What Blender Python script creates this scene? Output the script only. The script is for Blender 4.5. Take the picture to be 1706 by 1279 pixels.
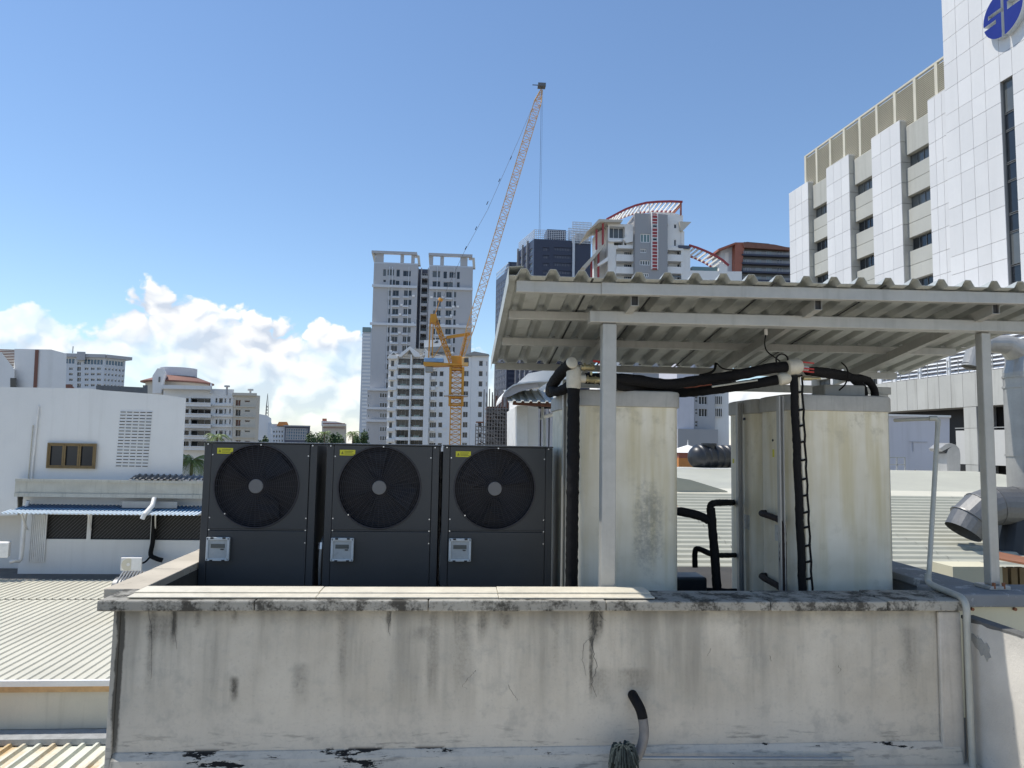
import bpy, math, random
from mathutils import Vector, Matrix
for o in list(bpy.data.objects): bpy.data.objects.remove(o, do_unlink=True)
random.seed(7)
SC = bpy.context.scene
COL = SC.collection
rad = math.radians

# ------------------------------------------------------------------ camera
W, H, F = 1706, 1279, 1180.0           # photograph size and focal length in pixels
YAW, PITCH, ROLL = 4.3, 4.8, 1.0
CAM = Vector((0, 0, 0.94))             # z = 0 is the top of the parapet coping
ROT = Matrix.Rotation(rad(-YAW), 3, 'Z') @ Matrix.Rotation(rad(90 + PITCH), 3, 'X') @ Matrix.Rotation(rad(ROLL), 3, 'Z')
cd = bpy.data.cameras.new('camera'); cam = bpy.data.objects.new('camera', cd); COL.objects.link(cam)
cam.matrix_world = Matrix.Translation(CAM) @ ROT.to_4x4()
cd.sensor_width = 36; cd.lens = F / W * 36; cd.clip_start = 0.05; cd.clip_end = 6000
SC.camera = cam
SC.render.resolution_x = 1024; SC.render.resolution_y = 768

# ------------------------------------------------------------------ shader expression helper
class E:
    """a float socket with arithmetic that makes Math nodes"""
    def __init__(s, nt, k): s.nt = nt; s.k = k
    def op(s, o, *bs, clamp=False):
        n = s.nt.nodes.new('ShaderNodeMath'); n.operation = o; n.use_clamp = clamp
        for i, v in enumerate((s,) + bs):
            if isinstance(v, E): s.nt.links.new(v.k, n.inputs[i])
            else: n.inputs[i].default_value = v
        return E(s.nt, n.outputs[0])
    def __add__(s, b): return s.op('ADD', b)
    def __sub__(s, b): return s.op('SUBTRACT', b)
    def __mul__(s, b): return s.op('MULTIPLY', b)
    def __truediv__(s, b): return s.op('DIVIDE', b)
    def __neg__(s): return s.op('MULTIPLY', -1.0)
    def abs(s): return s.op('ABSOLUTE')
    def sat(s): return s.op('ADD', 0.0, clamp=True)
    def max(s, b): return s.op('MAXIMUM', b)
    def min(s, b): return s.op('MINIMUM', b)
    def ss(s, a, b):                                     # smoothstep, a below b or above
        n = s.nt.nodes.new('ShaderNodeMapRange'); n.interpolation_type = 'SMOOTHSTEP'
        s.nt.links.new(s.k, n.inputs[0])
        inv = a > b
        n.inputs[1].default_value = min(a, b); n.inputs[2].default_value = max(a, b)
        n.inputs[3].default_value = 1.0 if inv else 0.0; n.inputs[4].default_value = 0.0 if inv else 1.0
        return E(s.nt, n.outputs[0])
def comb(nt, x, y, z):
    n = nt.nodes.new('ShaderNodeCombineXYZ')
    for i, v in enumerate((x, y, z)):
        if isinstance(v, E): nt.links.new(v.k, n.inputs[i])
        else: n.inputs[i].default_value = v
    return n.outputs[0]
def noise(nt, vec, scale=1.0, detail=4, rough=.55, dim='3D'):
    n = nt.nodes.new('ShaderNodeTexNoise'); n.noise_dimensions = dim; nt.links.new(vec, n.inputs['Vector'])
    n.inputs['Scale'].default_value = scale; n.inputs['Detail'].default_value = detail; n.inputs['Roughness'].default_value = rough
    return E(nt, n.outputs[0])
def mixc(nt, f, a, b):
    n = nt.nodes.new('ShaderNodeMix'); n.data_type = 'RGBA'
    if isinstance(f, E): nt.links.new(f.k, n.inputs[0])
    else: n.inputs[0].default_value = f
    for i, v in ((6, a), (7, b)):
        if isinstance(v, (tuple, list)): n.inputs[i].default_value = (*v[:3], 1)
        else: nt.links.new(v, n.inputs[i])
    return n.outputs[2]

# ------------------------------------------------------------------ sky, sun, exposure
SUN = Vector((-0.42, 0.127, 0.91)).normalized()      # direction towards the sun: high, left, slightly beyond the wall
wd = bpy.data.worlds.new('World'); SC.world = wd; wd.use_nodes = True
nt = wd.node_tree; nt.nodes.clear()
sky = nt.nodes.new('ShaderNodeTexSky'); sky.sky_type = 'NISHITA'; sky.sun_disc = False
sky.sun_elevation = math.asin(SUN.z); sky.sun_rotation = math.atan2(SUN.x, SUN.y)
sky.altitude = 0; sky.air_density = 1.1; sky.dust_density = 0.0; sky.ozone_density = 4.5
bg1 = nt.nodes.new('ShaderNodeBackground'); nt.links.new(sky.outputs[0], bg1.inputs[0]); bg1.inputs[1].default_value = 0.138
tc = nt.nodes.new('ShaderNodeTexCoord'); sep = nt.nodes.new('ShaderNodeSeparateXYZ'); nt.links.new(tc.outputs['Generated'], sep.inputs[0])
dx, dy, dz = (E(nt, sep.outputs[i]) for i in range(3))
az = dx.op('ARCTAN2', dy); el = dz.min(1.0).max(-1.0).op('ARCSINE')
fc = nt.nodes.new('ShaderNodeFloatCurve')            # height of the cloud tops, in units of 20 degrees, round the whole horizon
cm = fc.mapping.curves[0]
prof = [(-180, .42), (-120, .50), (-80, .40), (-45, .44), (-33, .46), (-29.5, .42), (-27.5, .40), (-25.5, .45), (-23.6, .52), (-21.6, .55), (-19.6, .54), (-16.5, .49), (-13.5, .46),
        (-11, .46), (-8, .43), (-5, .40), (0, .36), (6, .34), (20, .30), (45, .40), (90, .46), (140, .40), (180, .42)]
while len(cm.points) < len(prof): cm.points.new(.5, .5)
for p, (a, h) in zip(sorted(cm.points, key=lambda q: q.location[0]), prof): p.location = ((a + 180) / 360, h)
for p in cm.points: p.handle_type = 'AUTO_CLAMPED'
fc.mapping.update(); nt.links.new((az / (2 * math.pi) + 0.5).k, fc.inputs['Value'])
top = E(nt, fc.outputs[0]) * rad(20)
cv = comb(nt, az, el * 1.2, 0.37)
wn = nt.nodes.new('ShaderNodeTexNoise'); wn.noise_dimensions = '2D'; nt.links.new(cv, wn.inputs['Vector']); wn.inputs['Scale'].default_value = 16; wn.inputs['Detail'].default_value = 4
def puffs(dx_, dy_, cells):
    """cauliflower relief: cells of several sizes, warped by noise"""
    v = comb(nt, az + dx_, el * 1.2 + dy_, 0.37)
    ad = nt.nodes.new('ShaderNodeVectorMath'); ad.operation = 'MULTIPLY_ADD'; nt.links.new(wn.outputs['Color'], ad.inputs[0]); ad.inputs[1].default_value = (.045, .045, 0); nt.links.new(v, ad.inputs[2])
    tot = None
    for sc_, am in cells:
        vo = nt.nodes.new('ShaderNodeTexVoronoi'); vo.feature = 'F1'; vo.voronoi_dimensions = '2D'; vo.inputs['Scale'].default_value = sc_
        nt.links.new(ad.outputs[0], vo.inputs['Vector']); e = (E(nt, vo.outputs['Distance']) * -1.25 + 1.0) * am
        tot = e if tot is None else tot + e
    return tot
h1 = puffs(0, 0, ((13, .5), (30, .28), (66, .16))); h2 = puffs(-.010, .016, ((13, .58), (30, .36)))   # the same relief a little towards the sun, for self-shading
n_big = noise(nt, comb(nt, az, el * 2.0, 1.7), 5.5, 2, .5, '2D'); n_fine = noise(nt, cv, 30, 5, .6, '2D')
edge = top - el + (h1 - .50) * .080 + (n_fine - .5) * .030
mask_top = edge.ss(.0, .012)
body = edge.ss(.115, .015)                                 # strong near the tops, thinning towards the base
gaps = (n_big * 1.1 + h1 * .5 + (n_fine - .5) * .3 - .70).ss(-.14, .12)
mask_cl = mask_top * (body * .35 + .65) * (gaps * .45 + .55)
hazeb = el.ss(.08, -.04) * .22
mask = mask_cl.max(hazeb).sat()
relief = ((h1 - h2) * 3.0 + .50 + body * .40 + (n_fine - .5) * .25 - (n_big - .5) * .5).sat()
ccol = mixc(nt, relief, (.60, .67, .78), (1.0, 1.0, 1.0))
bg2 = nt.nodes.new('ShaderNodeBackground'); nt.links.new(ccol, bg2.inputs[0]); bg2.inputs[1].default_value = 0.95
mx = nt.nodes.new('ShaderNodeMixShader'); nt.links.new(mask.k, mx.inputs[0]); nt.links.new(bg1.outputs[0], mx.inputs[1]); nt.links.new(bg2.outputs[0], mx.inputs[2])
wd.cycles.sampling_method = 'MANUAL'; wd.cycles.sample_map_resolution = 256
wo = nt.nodes.new('ShaderNodeOutputWorld'); nt.links.new(mx.outputs[0], wo.inputs[0])

sd = bpy.data.lights.new('sun', 'SUN'); sun = bpy.data.objects.new('sun', sd); COL.objects.link(sun)
sd.energy = 4.0; sd.angle = rad(0.53); sd.color = (1, .955, .88)
sun.rotation_euler = SUN.to_track_quat('Z', 'Y').to_euler(); sun.location = (0, 0, 60)
SC.view_settings.view_transform = 'Standard'; SC.view_settings.look = 'None'
SC.view_settings.exposure = 0.20; SC.view_settings.gamma = 1; SC.view_settings.use_curve_mapping = False
SC.render.engine = 'CYCLES'
try: SC.cycles.max_bounces = 4; SC.cycles.diffuse_bounces = 3; SC.cycles.glossy_bounces = 2; SC.cycles.transmission_bounces = 2; SC.cycles.caustics_reflective = False; SC.cycles.caustics_refractive = False
except Exception: pass

# ------------------------------------------------------------------ pixel rays -> points at a chosen real depth
def ray(px, py): return ROT @ Vector(((px - W / 2) / F, -(py - H / 2) / F, -1))
def P(px, py, Y): d = ray(px, py); return CAM + d * (Y / d.y)
def PZ(px, py, Z): d = ray(px, py); return CAM + d * ((Z - CAM.z) / d.z)
def PX(px, py, X): d = ray(px, py); return CAM + d * (X / d.x)

# ------------------------------------------------------------------ materials
MATS = {}
def mat(name, col, rough=.6, var=.12, scale=2.0, metal=0., bump=0., streak=0., spec=.5, fine=40., dirt=(.25, .24, .2), rnd=0., alt=None):
    if name in MATS: return MATS[name]
    m = bpy.data.materials.new(name); m.use_nodes = True; nt = m.node_tree; b = nt.nodes['Principled BSDF']
    g = nt.nodes.new('ShaderNodeNewGeometry'); pos = g.outputs['Position']
    n1 = noise(nt, pos, scale, 3, .62); n2 = noise(nt, pos, fine, 2, .6)
    f = ((n1 - .5) * 1.5 + (n2 - .5) * .5 + .5).sat()
    lo = tuple(max(0, c * (1 - var)) for c in col); hi = tuple(min(1, c * (1 + var)) for c in col)
    c = mixc(nt, f, lo, hi)
    if streak:
        sp = nt.nodes.new('ShaderNodeSeparateXYZ'); nt.links.new(pos, sp.inputs[0])
        sv = comb(nt, E(nt, sp.outputs[0]), E(nt, sp.outputs[1]), E(nt, sp.outputs[2]) * .06)
        s = noise(nt, sv, scale * 5, 3, .65).ss(.5, .78) * streak
        c = mixc(nt, s, c, tuple(a * d for a, d in zip(col, (d * 1.6 for d in dirt))))
    if rnd:
        oi = nt.nodes.new('ShaderNodeObjectInfo'); r_ = E(nt, oi.outputs['Random'])
        if alt: c = mixc(nt, r_.ss(1 - rnd - .01, 1 - rnd + .01) * (n1 * .8 + .3).sat(), c, alt)          # some panes have blinds or curtains behind
        else: c = mixc(nt, r_ * rnd, c, tuple(v * .55 for v in col))
    nt.links.new(c, b.inputs['Base Color'])
    nt.links.new(((n1 - .5) * .25 + rough).sat().k, b.inputs['Roughness'])
    b.inputs['Metallic'].default_value = metal; b.inputs['Specular IOR Level'].default_value = spec
    if bump:
        bn = nt.nodes.new('ShaderNodeBump'); bn.inputs['Strength'].default_value = bump; bn.inputs['Distance'].default_value = .01
        nt.links.new(n2.k, bn.inputs['Height']); nt.links.new(bn.outputs[0], b.inputs['Normal'])
    MATS[name] = m; return m
def M(n): return MATS[n]
mat('galv', (0.42, 0.415, 0.385), .42, .16, 3, .25, streak=.25, fine=25)
mat('galv_sheet', (0.46, 0.475, 0.44), .45, .14, 2, .15, streak=.35, fine=18)
mat('steel_dark', (.16, .165, .165), .5, .2, 4, .3)
mat('ac_dark', (0.052, 0.054, 0.055), .42, .10, 2, .0, spec=.4, fine=60)
mat('ac_black', (.008, .008, .010), .5, .2, 8)
mat('ac_grille', (.030, .028, .034), .45, .2, 8)
mat('ac_hub', (.16, .155, .15), .45, .1, 6)
mat('yellow', (.62, .58, .03), .5, .08, 20)
mat('ink', (.03, .03, .03), .6, .1, 20)
mat('lcd_box', (.45, .47, .46), .3, .1, 20)
mat('lcd', (.10, .115, .11), .15, .1, 20)
mat('clear_frame', (.62, .65, .64), .22, .08, 20)
mat('screw', (.7, .7, .7), .3, .1, 20, .8)
mat('rubber', (.008, .0075, .008), .8, .5, 30, bump=.6, spec=.25, fine=120)
mat('rubber_brown', (.022, .013, .010), .8, .5, 30, bump=.5, fine=120)
mat('pvc_grey', (.42, .42, .37), .45, .16, 8, streak=.25)
mat('pvc_cream', (.56, .52, .42), .55, .2, 14, bump=.3)
mat('pvc_white', (0.78, 0.765, 0.73), .4, .1, 8, streak=.15)
mat('brass', (.42, .36, .20), .35, .2, 20, .7)
mat('red', (.42, .03, .02), .45, .15, 10)
mat('oxide', (.30, .085, .05), .6, .2, 10)
mat('concrete', (.36, .355, .33), .85, .25, 3, bump=.4, streak=.3)
mat('concrete_dark', (.12, .12, .115), .85, .35, 3, bump=.4)
mat('parapet_shade', (.14, .15, .16), .7, .35, 1.5, bump=.3)
mat('coping_grey', (0.33, 0.335, 0.33), .6, .3, 5, bump=.2)
mat('sunlit_cream_tile', (.68, .62, .49), .55, .16, 5, bump=.2, streak=.2)
mat('cream_wall', (.62, .58, .42), .7, .08, 2)
mat('lid', (0.42, 0.41, 0.375), .65, .15, 6, bump=.15, streak=.3)
mat('white_wall', (0.8, 0.785, 0.75), .75, .05, .8, streak=.10, fine=20)
mat('white_wall2', (0.79, 0.775, 0.745), .75, .06, .3, streak=.12, fine=6)
mat('white_far', (0.86, 0.84, 0.8), .8, .05, .1, streak=.1, fine=2)
mat('grey_far', (0.46, 0.46, 0.465), .8, .05, .05, streak=.08, fine=1)
mat('grey_far2', (0.37, 0.368, 0.372), .8, .05, .05, streak=.08, fine=1)
mat('grey_pale', (.62, .64, .66), .8, .05, .05, fine=1)
mat('beige_far', (.60, .55, .46), .8, .06, .1, streak=.1, fine=2)
mat('dark_far', (.040, .045, .075), .4, .15, .05, fine=1)
mat('dark_far2', (.075, .085, .12), .4, .15, .05, fine=1)
mat('glass', (.020, .024, .030), .12, .3, .4, spec=.6, fine=1, rnd=.26, alt=(.16, .17, .165))
mat('glass_blue', (.06, .13, .20), .12, .2, .3, spec=.7, fine=1)
mat('glass_green', (.16, .24, .23), .15, .2, .3, spec=.7, fine=1)
mat('red_far', (.36, .055, .06), .6, .12, .2, fine=3)
mat('brick_red', (.36, .13, .085), .7, .12, .2, fine=3)
mat('tile_brown', (.22, .10, .07), .7, .2, 1, fine=6)
mat('orange_tile', (.62, .25, .07), .7, .2, 1, fine=6)
mat('crane', (.66, .30, .030), .5, .15, .3, fine=3)
mat('crane_pale', (0.78, 0.46, 0.16), .5, .15, .3, fine=3)
mat('crane_blue', (.22, .38, .58), .4, .1, 1)
mat('cable', (.08, .08, .09), .5, .1, 1)
mat('scaffold', (.22, .20, .18), .7, .3, .5, fine=4)
mat('rust', (.24, .10, .05), .8, .4, 1, fine=8)
mat('louver', (0.64, 0.6, 0.48), .6, .1, .5, streak=.2, fine=6)
mat('louver_white', (.74, .75, .76), .6, .08, .5, streak=.1, fine=6)
mat('panel_white', (0.78, 0.765, 0.74), .45, .05, .2, streak=.08, fine=4, rnd=.22)
mat('panel_grey', (.52, .51, .45), .6, .09, .3, streak=.3, fine=5, rnd=.22)
mat('panel_grey2', (0.55, 0.535, 0.48), .6, .10, .4, streak=.35, fine=6, rnd=.22)
mat('joint', (.42, .41, .39), .8, .1, 1)
mat('logo_blue', (.012, .022, .21), .35, .08, 1)
mat('logo_edge', (.60, .63, .64), .4, .08, 1)
mat('panel_white2', (.66, .64, .59), .5, .07, .3, streak=.2, fine=5, rnd=.22)
mat('lilac', (0.63, 0.62, 0.66), .7, .06, .6, streak=.15)
mat('pale_roof', (0.42, 0.415, 0.34), .55, .12, 1, streak=.0, fine=8)
mat('white_roof', (0.61, 0.58, 0.47), .5, .10, .6, fine=6)
mat('blue_sheet', (0.03, 0.12, 0.25), .4, .15, 2, fine=10)
mat('blue_edge', (0.66, 0.74, 0.8), .4, .1, 4)
mat('wood', (0.2, 0.135, 0.055), .6, .25, 8, fine=30)
mat('mesh_dark', (0.016, 0.014, 0.013), .6, .3, 2, fine=14)
mat('duct', (0.38, 0.37, 0.345), .40, .16, 4, .30, streak=.2)
mat('duct_dull', (0.17, 0.17, 0.168), .45, .25, 4, .45, streak=.3)
mat('mop', (0.03, 0.042, 0.042), .95, .5, 40, bump=.6)
mat('hose_grey', (.17, .165, .16), .5, .25, 12, streak=.3)
mat('mop_pole', (.30, .32, .33), .35, .1, 10, .3)
mat('plastic_black', (.020, .022, .026), .4, .2, 3)
mat('bark', (.16, .12, .08), .9, .3, 4)
mat('leaf', (.055, .10, .030), .6, .45, 1.2, fine=6)
mat('leaf_palm', (0.17, 0.23, 0.06), .5, .4, 2, fine=8)
mat('asphalt', (.06, .06, .062), .9, .2, .2)
mat('olive', (.20, .19, .02), .5, .08, 20)
mat('concrete_pale', (0.5, 0.48, 0.41), .85, .2, 2, bump=.3, streak=.45)  # paler streaked concrete for the house ledge
mat('rust_pale', (.52, .33, .16), .8, .35, 3, fine=10)
mat('fascia_beige', (.56, .52, .42), .7, .12, 1, streak=.2)
mat('floor_screed', (0.6, 0.545, 0.45), .85, .12, 1.2, streak=.0, bump=.2)
mat('deck_dark', (.055, .052, .048), .9, .35, 3, bump=.4)
mat('pane_grey', (.15, .15, .17), .3, .4, .3, fine=1)
mat('louver_back', (.40, .37, .29), .8, .1, .5)
mat('end_plaster', (0.54, 0.5, 0.435), .85, .18, 4, bump=.3, streak=.3)
mat('ground', (.22, .21, .18), .9, .35, .02, fine=.3)

# ------------------------------------------------------------------ mesh builder
WL = {}
class MB:
    def __init__(s): s.v = []; s.f = []; s.mi = []; s.cur = 0
    def face(s, ids): s.f.append(tuple(ids)); s.mi.append(s.cur)
    def add(s, vs, fs):
        b = len(s.v); s.v += [Vector(v) for v in vs]
        for f in fs: s.face([b + i for i in f])
    BF = [(0, 3, 2, 1), (4, 5, 6, 7), (0, 1, 5, 4), (1, 2, 6, 5), (2, 3, 7, 6), (3, 0, 4, 7)]
    def box(s, x0, x1, y0, y1, z0, z1):
        s.add([(x0, y0, z0), (x1, y0, z0), (x1, y1, z0), (x0, y1, z0), (x0, y0, z1), (x1, y0, z1), (x1, y1, z1), (x0, y1, z1)], MB.BF); return s
    def bar(s, p, q, w, h=None, up=(0, 0, 1)):
        p = Vector(p); q = Vector(q); d = (q - p).normalized(); h = h or w; up = Vector(up)
        if abs(d.dot(up)) > .98: up = Vector((0, 1, 0))
        a = d.cross(up).normalized() * w / 2; b = a.cross(d).normalized() * h / 2
        s.add([p - a - b, p + a - b, p + a + b, p - a + b, q - a - b, q + a - b, q + a + b, q - a + b], [(0, 1, 2, 3), (7, 6, 5, 4), (4, 5, 1, 0), (5, 6, 2, 1), (6, 7, 3, 2), (7, 4, 0, 3)]); return s
    def prism(s, poly, ext):                              # poly: list of 3d points, extruded by vector ext
        n = len(poly); poly = [Vector(p) for p in poly]; ext = Vector(ext)
        s.add(poly + [p + ext for p in poly], [tuple(range(n)), tuple(range(2 * n - 1, n - 1, -1))] + [((i + 1) % n, i, n + i, n + (i + 1) % n) for i in range(n)]); return s
    def tube(s, pts, r, n=10, cap=True):
        pts = [Vector(p) for p in pts]; rs = r if isinstance(r, (list, tuple)) else [r] * len(pts)
        b0 = len(s.v); prev = None
        for i, p in enumerate(pts):
            d = (pts[min(i + 1, len(pts) - 1)] - pts[max(i - 1, 0)]).normalized()
            if prev is None:
                a = d.cross(Vector((0, 0, 1)));
                if a.length < .05: a = d.cross(Vector((0, 1, 0)))
            else: a = prev - d * prev.dot(d)
            a.normalize(); prev = a; b = d.cross(a)
            s.v += [p + (a * math.cos(2 * math.pi * k / n) + b * math.sin(2 * math.pi * k / n)) * rs[i] for k in range(n)]
        for i in range(len(pts) - 1):
            for k in range(n):
                s.face((b0 + i * n + k, b0 + i * n + (k + 1) % n, b0 + (i + 1) * n + (k + 1) % n, b0 + (i + 1) * n + k))
        if cap:
            s.face([b0 + k for k in range(n)][::-1]); e = b0 + (len(pts) - 1) * n; s.face([e + k for k in range(n)])
        return s
    def lag(s, pts, r, n=12, cap=True):                    # foam-lagged pipe: resampled, uneven, with tape seams
        pts = [Vector(p) for p in pts]; rs = list(r) if isinstance(r, (list, tuple)) else [r] * len(pts); P_ = []; R_ = []; rng = random.Random(len(s.v) + len(pts)); run = 0.
        rs += [rs[-1]] * (len(pts) - len(rs))
        for i in range(len(pts) - 1):
            d = (pts[i + 1] - pts[i]).length; m = max(1, int(d / .022))
            for k in range(m):
                u = k / m; run += d / m; j = 1 + rng.uniform(-.05, .05) + (.06 if int(run / .022) % 11 == 0 else 0)
                P_.append(pts[i].lerp(pts[i + 1], u) + Vector((rng.uniform(-1, 1), 0, rng.uniform(-1, 1))) * rs[i] * .03); R_.append((rs[i] * (1 - u) + rs[i + 1] * u) * j)
        return s.tube(P_ + [pts[-1]], R_ + [rs[-1]], n, cap)
    def mesh(s, name, mats, off=(0, 0, 0), smooth=False, fix=True):
        me = bpy.data.meshes.new(name); off = Vector(off)
        me.from_pydata([v - off for v in s.v], [], s.f)
        for m in (mats if isinstance(mats, (list, tuple)) else [mats]): me.materials.append(M(m) if isinstance(m, str) else m)
        for p, i in zip(me.polygons, s.mi): p.material_index = i
        if fix:
            import bmesh
            bm = bmesh.new(); bm.from_mesh(me); bmesh.ops.recalc_face_normals(bm, faces=bm.faces); bm.to_mesh(me); bm.free()
        if smooth:
            me.polygons.foreach_set('use_smooth', [True] * len(me.polygons)); me.set_sharp_from_angle(angle=rad(40))
        me.update(); return me
    def build(s, name, mats, parent=None, smooth=False, bevel=0, solid=0, fix=True):
        off = WL[parent] if parent is not None else Vector((0, 0, 0))
        o = bpy.data.objects.new(name, s.mesh(name, mats, off, smooth, fix)); COL.objects.link(o)
        if parent is not None: o.parent = parent; WL[o] = WL[parent].copy()
        else: WL[o] = Vector((0, 0, 0))
        if bevel:
            b = o.modifiers.new('bevel', 'BEVEL'); b.width = bevel; b.segments = 2; b.limit_method = 'ANGLE'
        if solid:
            b = o.modifiers.new('solid', 'SOLIDIFY'); b.thickness = solid; b.offset = 0
        return o
def tag(o, label, cat, group=None):
    o['label'] = label; o['category'] = cat
    if group: o['group'] = group
    return o
def thing(name, loc, label, cat, group=None):
    o = bpy.data.objects.new(name, None); COL.objects.link(o); o.location = Vector(loc); o.empty_display_size = .1
    WL[o] = Vector(loc); return tag(o, label, cat, group)
def struct(o): o['kind'] = 'structure'; return o
def inst(name, me, loc, rotz, parent):                   # a copy of shared mesh data as a part
    o = bpy.data.objects.new(name, me); COL.objects.link(o); o.parent = parent; o.location = Vector(loc) - WL[parent]; o.rotation_euler = (0, 0, rotz)
    WL[o] = Vector(loc); return o
def arc(c, r, a0, a1, n, u, v):
    c = Vector(c); u = Vector(u); v = Vector(v)
    return [c + u * (r * math.cos(rad(a0 + (a1 - a0) * i / n))) + v * (r * math.sin(rad(a0 + (a1 - a0) * i / n))) for i in range(n + 1)]
def smoothpath(pts, n=5):                                 # Catmull-Rom through the points
    pts = [Vector(p) for p in pts]; out = []
    for i in range(len(pts) - 1):
        p0 = pts[max(i - 1, 0)]; p1 = pts[i]; p2 = pts[i + 1]; p3 = pts[min(i + 2, len(pts) - 1)]
        for k in range(n):
            t = k / n
            out.append(.5 * ((2 * p1) + (p2 - p0) * t + (2 * p0 - 5 * p1 + 4 * p2 - p3) * t * t + (3 * p1 - p0 - 3 * p2 + p3) * t ** 3))
    return out + [pts[-1]]

class Fr:
    """a facade plane: s runs along it, n goes into the building, z up"""
    def __init__(f, x, y, ang=0., sk=None):                # sk: pixel column along which the side walls run back
        f.o = Vector((x, y, 0)); f.a = rad(ang); f.u = Vector((math.cos(f.a), math.sin(f.a), 0)); f.nn = Vector((-math.sin(f.a), math.cos(f.a), 0)); f.n = f.nn
        if sk is not None: q = P(sk, 700, 10); f.n = f.nn + f.u * (q.x / 10)
    def to(f, s, n, z): return f.o + f.u * s + f.n * n + Vector((0, 0, z))
    def px(f, px, py, n=0.):
        d = ray(px, py); o = f.o + f.n * n; t = (o - CAM).dot(f.nn) / d.dot(f.nn); w = CAM + d * t
        return (w - o).dot(f.u), w.z
    def box(f, mb, s0, s1, n0, n1, z0, z1):
        mb.add([f.to(*q) for q in ((s0, n0, z0), (s1, n0, z0), (s1, n1, z0), (s0, n1, z0), (s0, n0, z1), (s1, n0, z1), (s1, n1, z1), (s0, n1, z1))], MB.BF); return mb
    def rect(f, x0, y0, x1, y1, n=0., yr=None):
        xm = (x0 + x1) / 2; ym = yr if yr is not None else (y0 + y1) / 2
        return f.px(x0, ym, n)[0], f.px(x1, ym, n)[0], f.px(xm, y1, n)[1], f.px(xm, y0, n)[1]     # s0 s1 z0 z1
    def poly(f, pts, n0, n1, mb=None):                    # pixel outline on plane n0 extruded to n1
        mb = mb or MB(); q = [f.px(x, y, n0) for x, y in pts]
        mb.prism([f.to(s, n0, z) for s, z in q], f.n * (n1 - n0)); return mb
    def holed(f, mb, s0, s1, z0, z1, holes, t=.3, n0=0.):  # wall slab with rectangular openings and reveals
        hs = [h for h in holes if h[1] > s0 and h[0] < s1 and h[3] > z0 and h[2] < z1]
        hs = [(max(h[0], s0), min(h[1], s1), max(h[2], z0), min(h[3], z1)) for h in hs]
        xs = sorted({s0, s1} | {v for h in hs for v in h[:2]}); zs = sorted({z0, z1} | {v for h in hs for v in h[2:]})
        def inh(x, z): return any(h[0] < x < h[1] and h[2] < z < h[3] for h in hs)
        for j in range(len(zs) - 1):
            zm = (zs[j] + zs[j + 1]) / 2; run = None
            for i in range(len(xs) - 1):
                solid = not inh((xs[i] + xs[i + 1]) / 2, zm)
                if solid and run is None: run = xs[i]
                if run is not None and (not solid or i == len(xs) - 2):
                    e = xs[i + 1] if solid else xs[i]
                    mb.add([f.to(run, n0, zs[j]), f.to(e, n0, zs[j]), f.to(e, n0, zs[j + 1]), f.to(run, n0, zs[j + 1])], [(0, 1, 2, 3)]); run = None
        for h in hs:
            a, b, c, d = h
            q = [(a, c), (b, c), (b, d), (a, d)]
            for i in range(4):
                p0 = q[i]; p1 = q[(i + 1) % 4]
                mb.add([f.to(p0[0], n0, p0[1]), f.to(p1[0], n0, p1[1]), f.to(p1[0], n0 + t, p1[1]), f.to(p0[0], n0 + t, p0[1])], [(0, 1, 2, 3)])
        return mb
WIN = {}
def window(f, h, parent, n=.2, cols=2, rows=1, fw=.06, gl='glass', fm='white_far', name='window', sub=False):
    """a window part: frame bars and glass, its mesh shared by all of the same size"""
    s0, s1, z0, z1 = h; w = round(s1 - s0, 1); hh = round(z1 - z0, 1); key = (w, hh, cols, rows, fw, gl, fm)
    if key not in WIN:
        mb = MB(); e = .0
        mb.add([(-w / 2, .05, 0), (w / 2, .05, 0), (w / 2, .05, hh), (-w / 2, .05, hh)], [(0, 1, 2, 3)])
        mb.cur = 1
        if fw:
            for i in range(cols + 1):
                x = -w / 2 + w * i / cols; x = min(max(x, -w / 2 + fw / 2), w / 2 - fw / 2); mb.box(x - fw / 2, x + fw / 2, 0, .049, 0, hh)
            for j in range(rows + 1):
                z = min(max(hh * j / rows, fw / 2), hh - fw / 2); mb.box(-w / 2, w / 2, .004, .049, z - fw / 2, z + fw / 2)
        WIN[key] = mb.mesh(name, [gl, fm], fix=False)
    return inst(name, WIN[key], f.to((s0 + s1) / 2, n, z0), f.a, parent)

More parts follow.
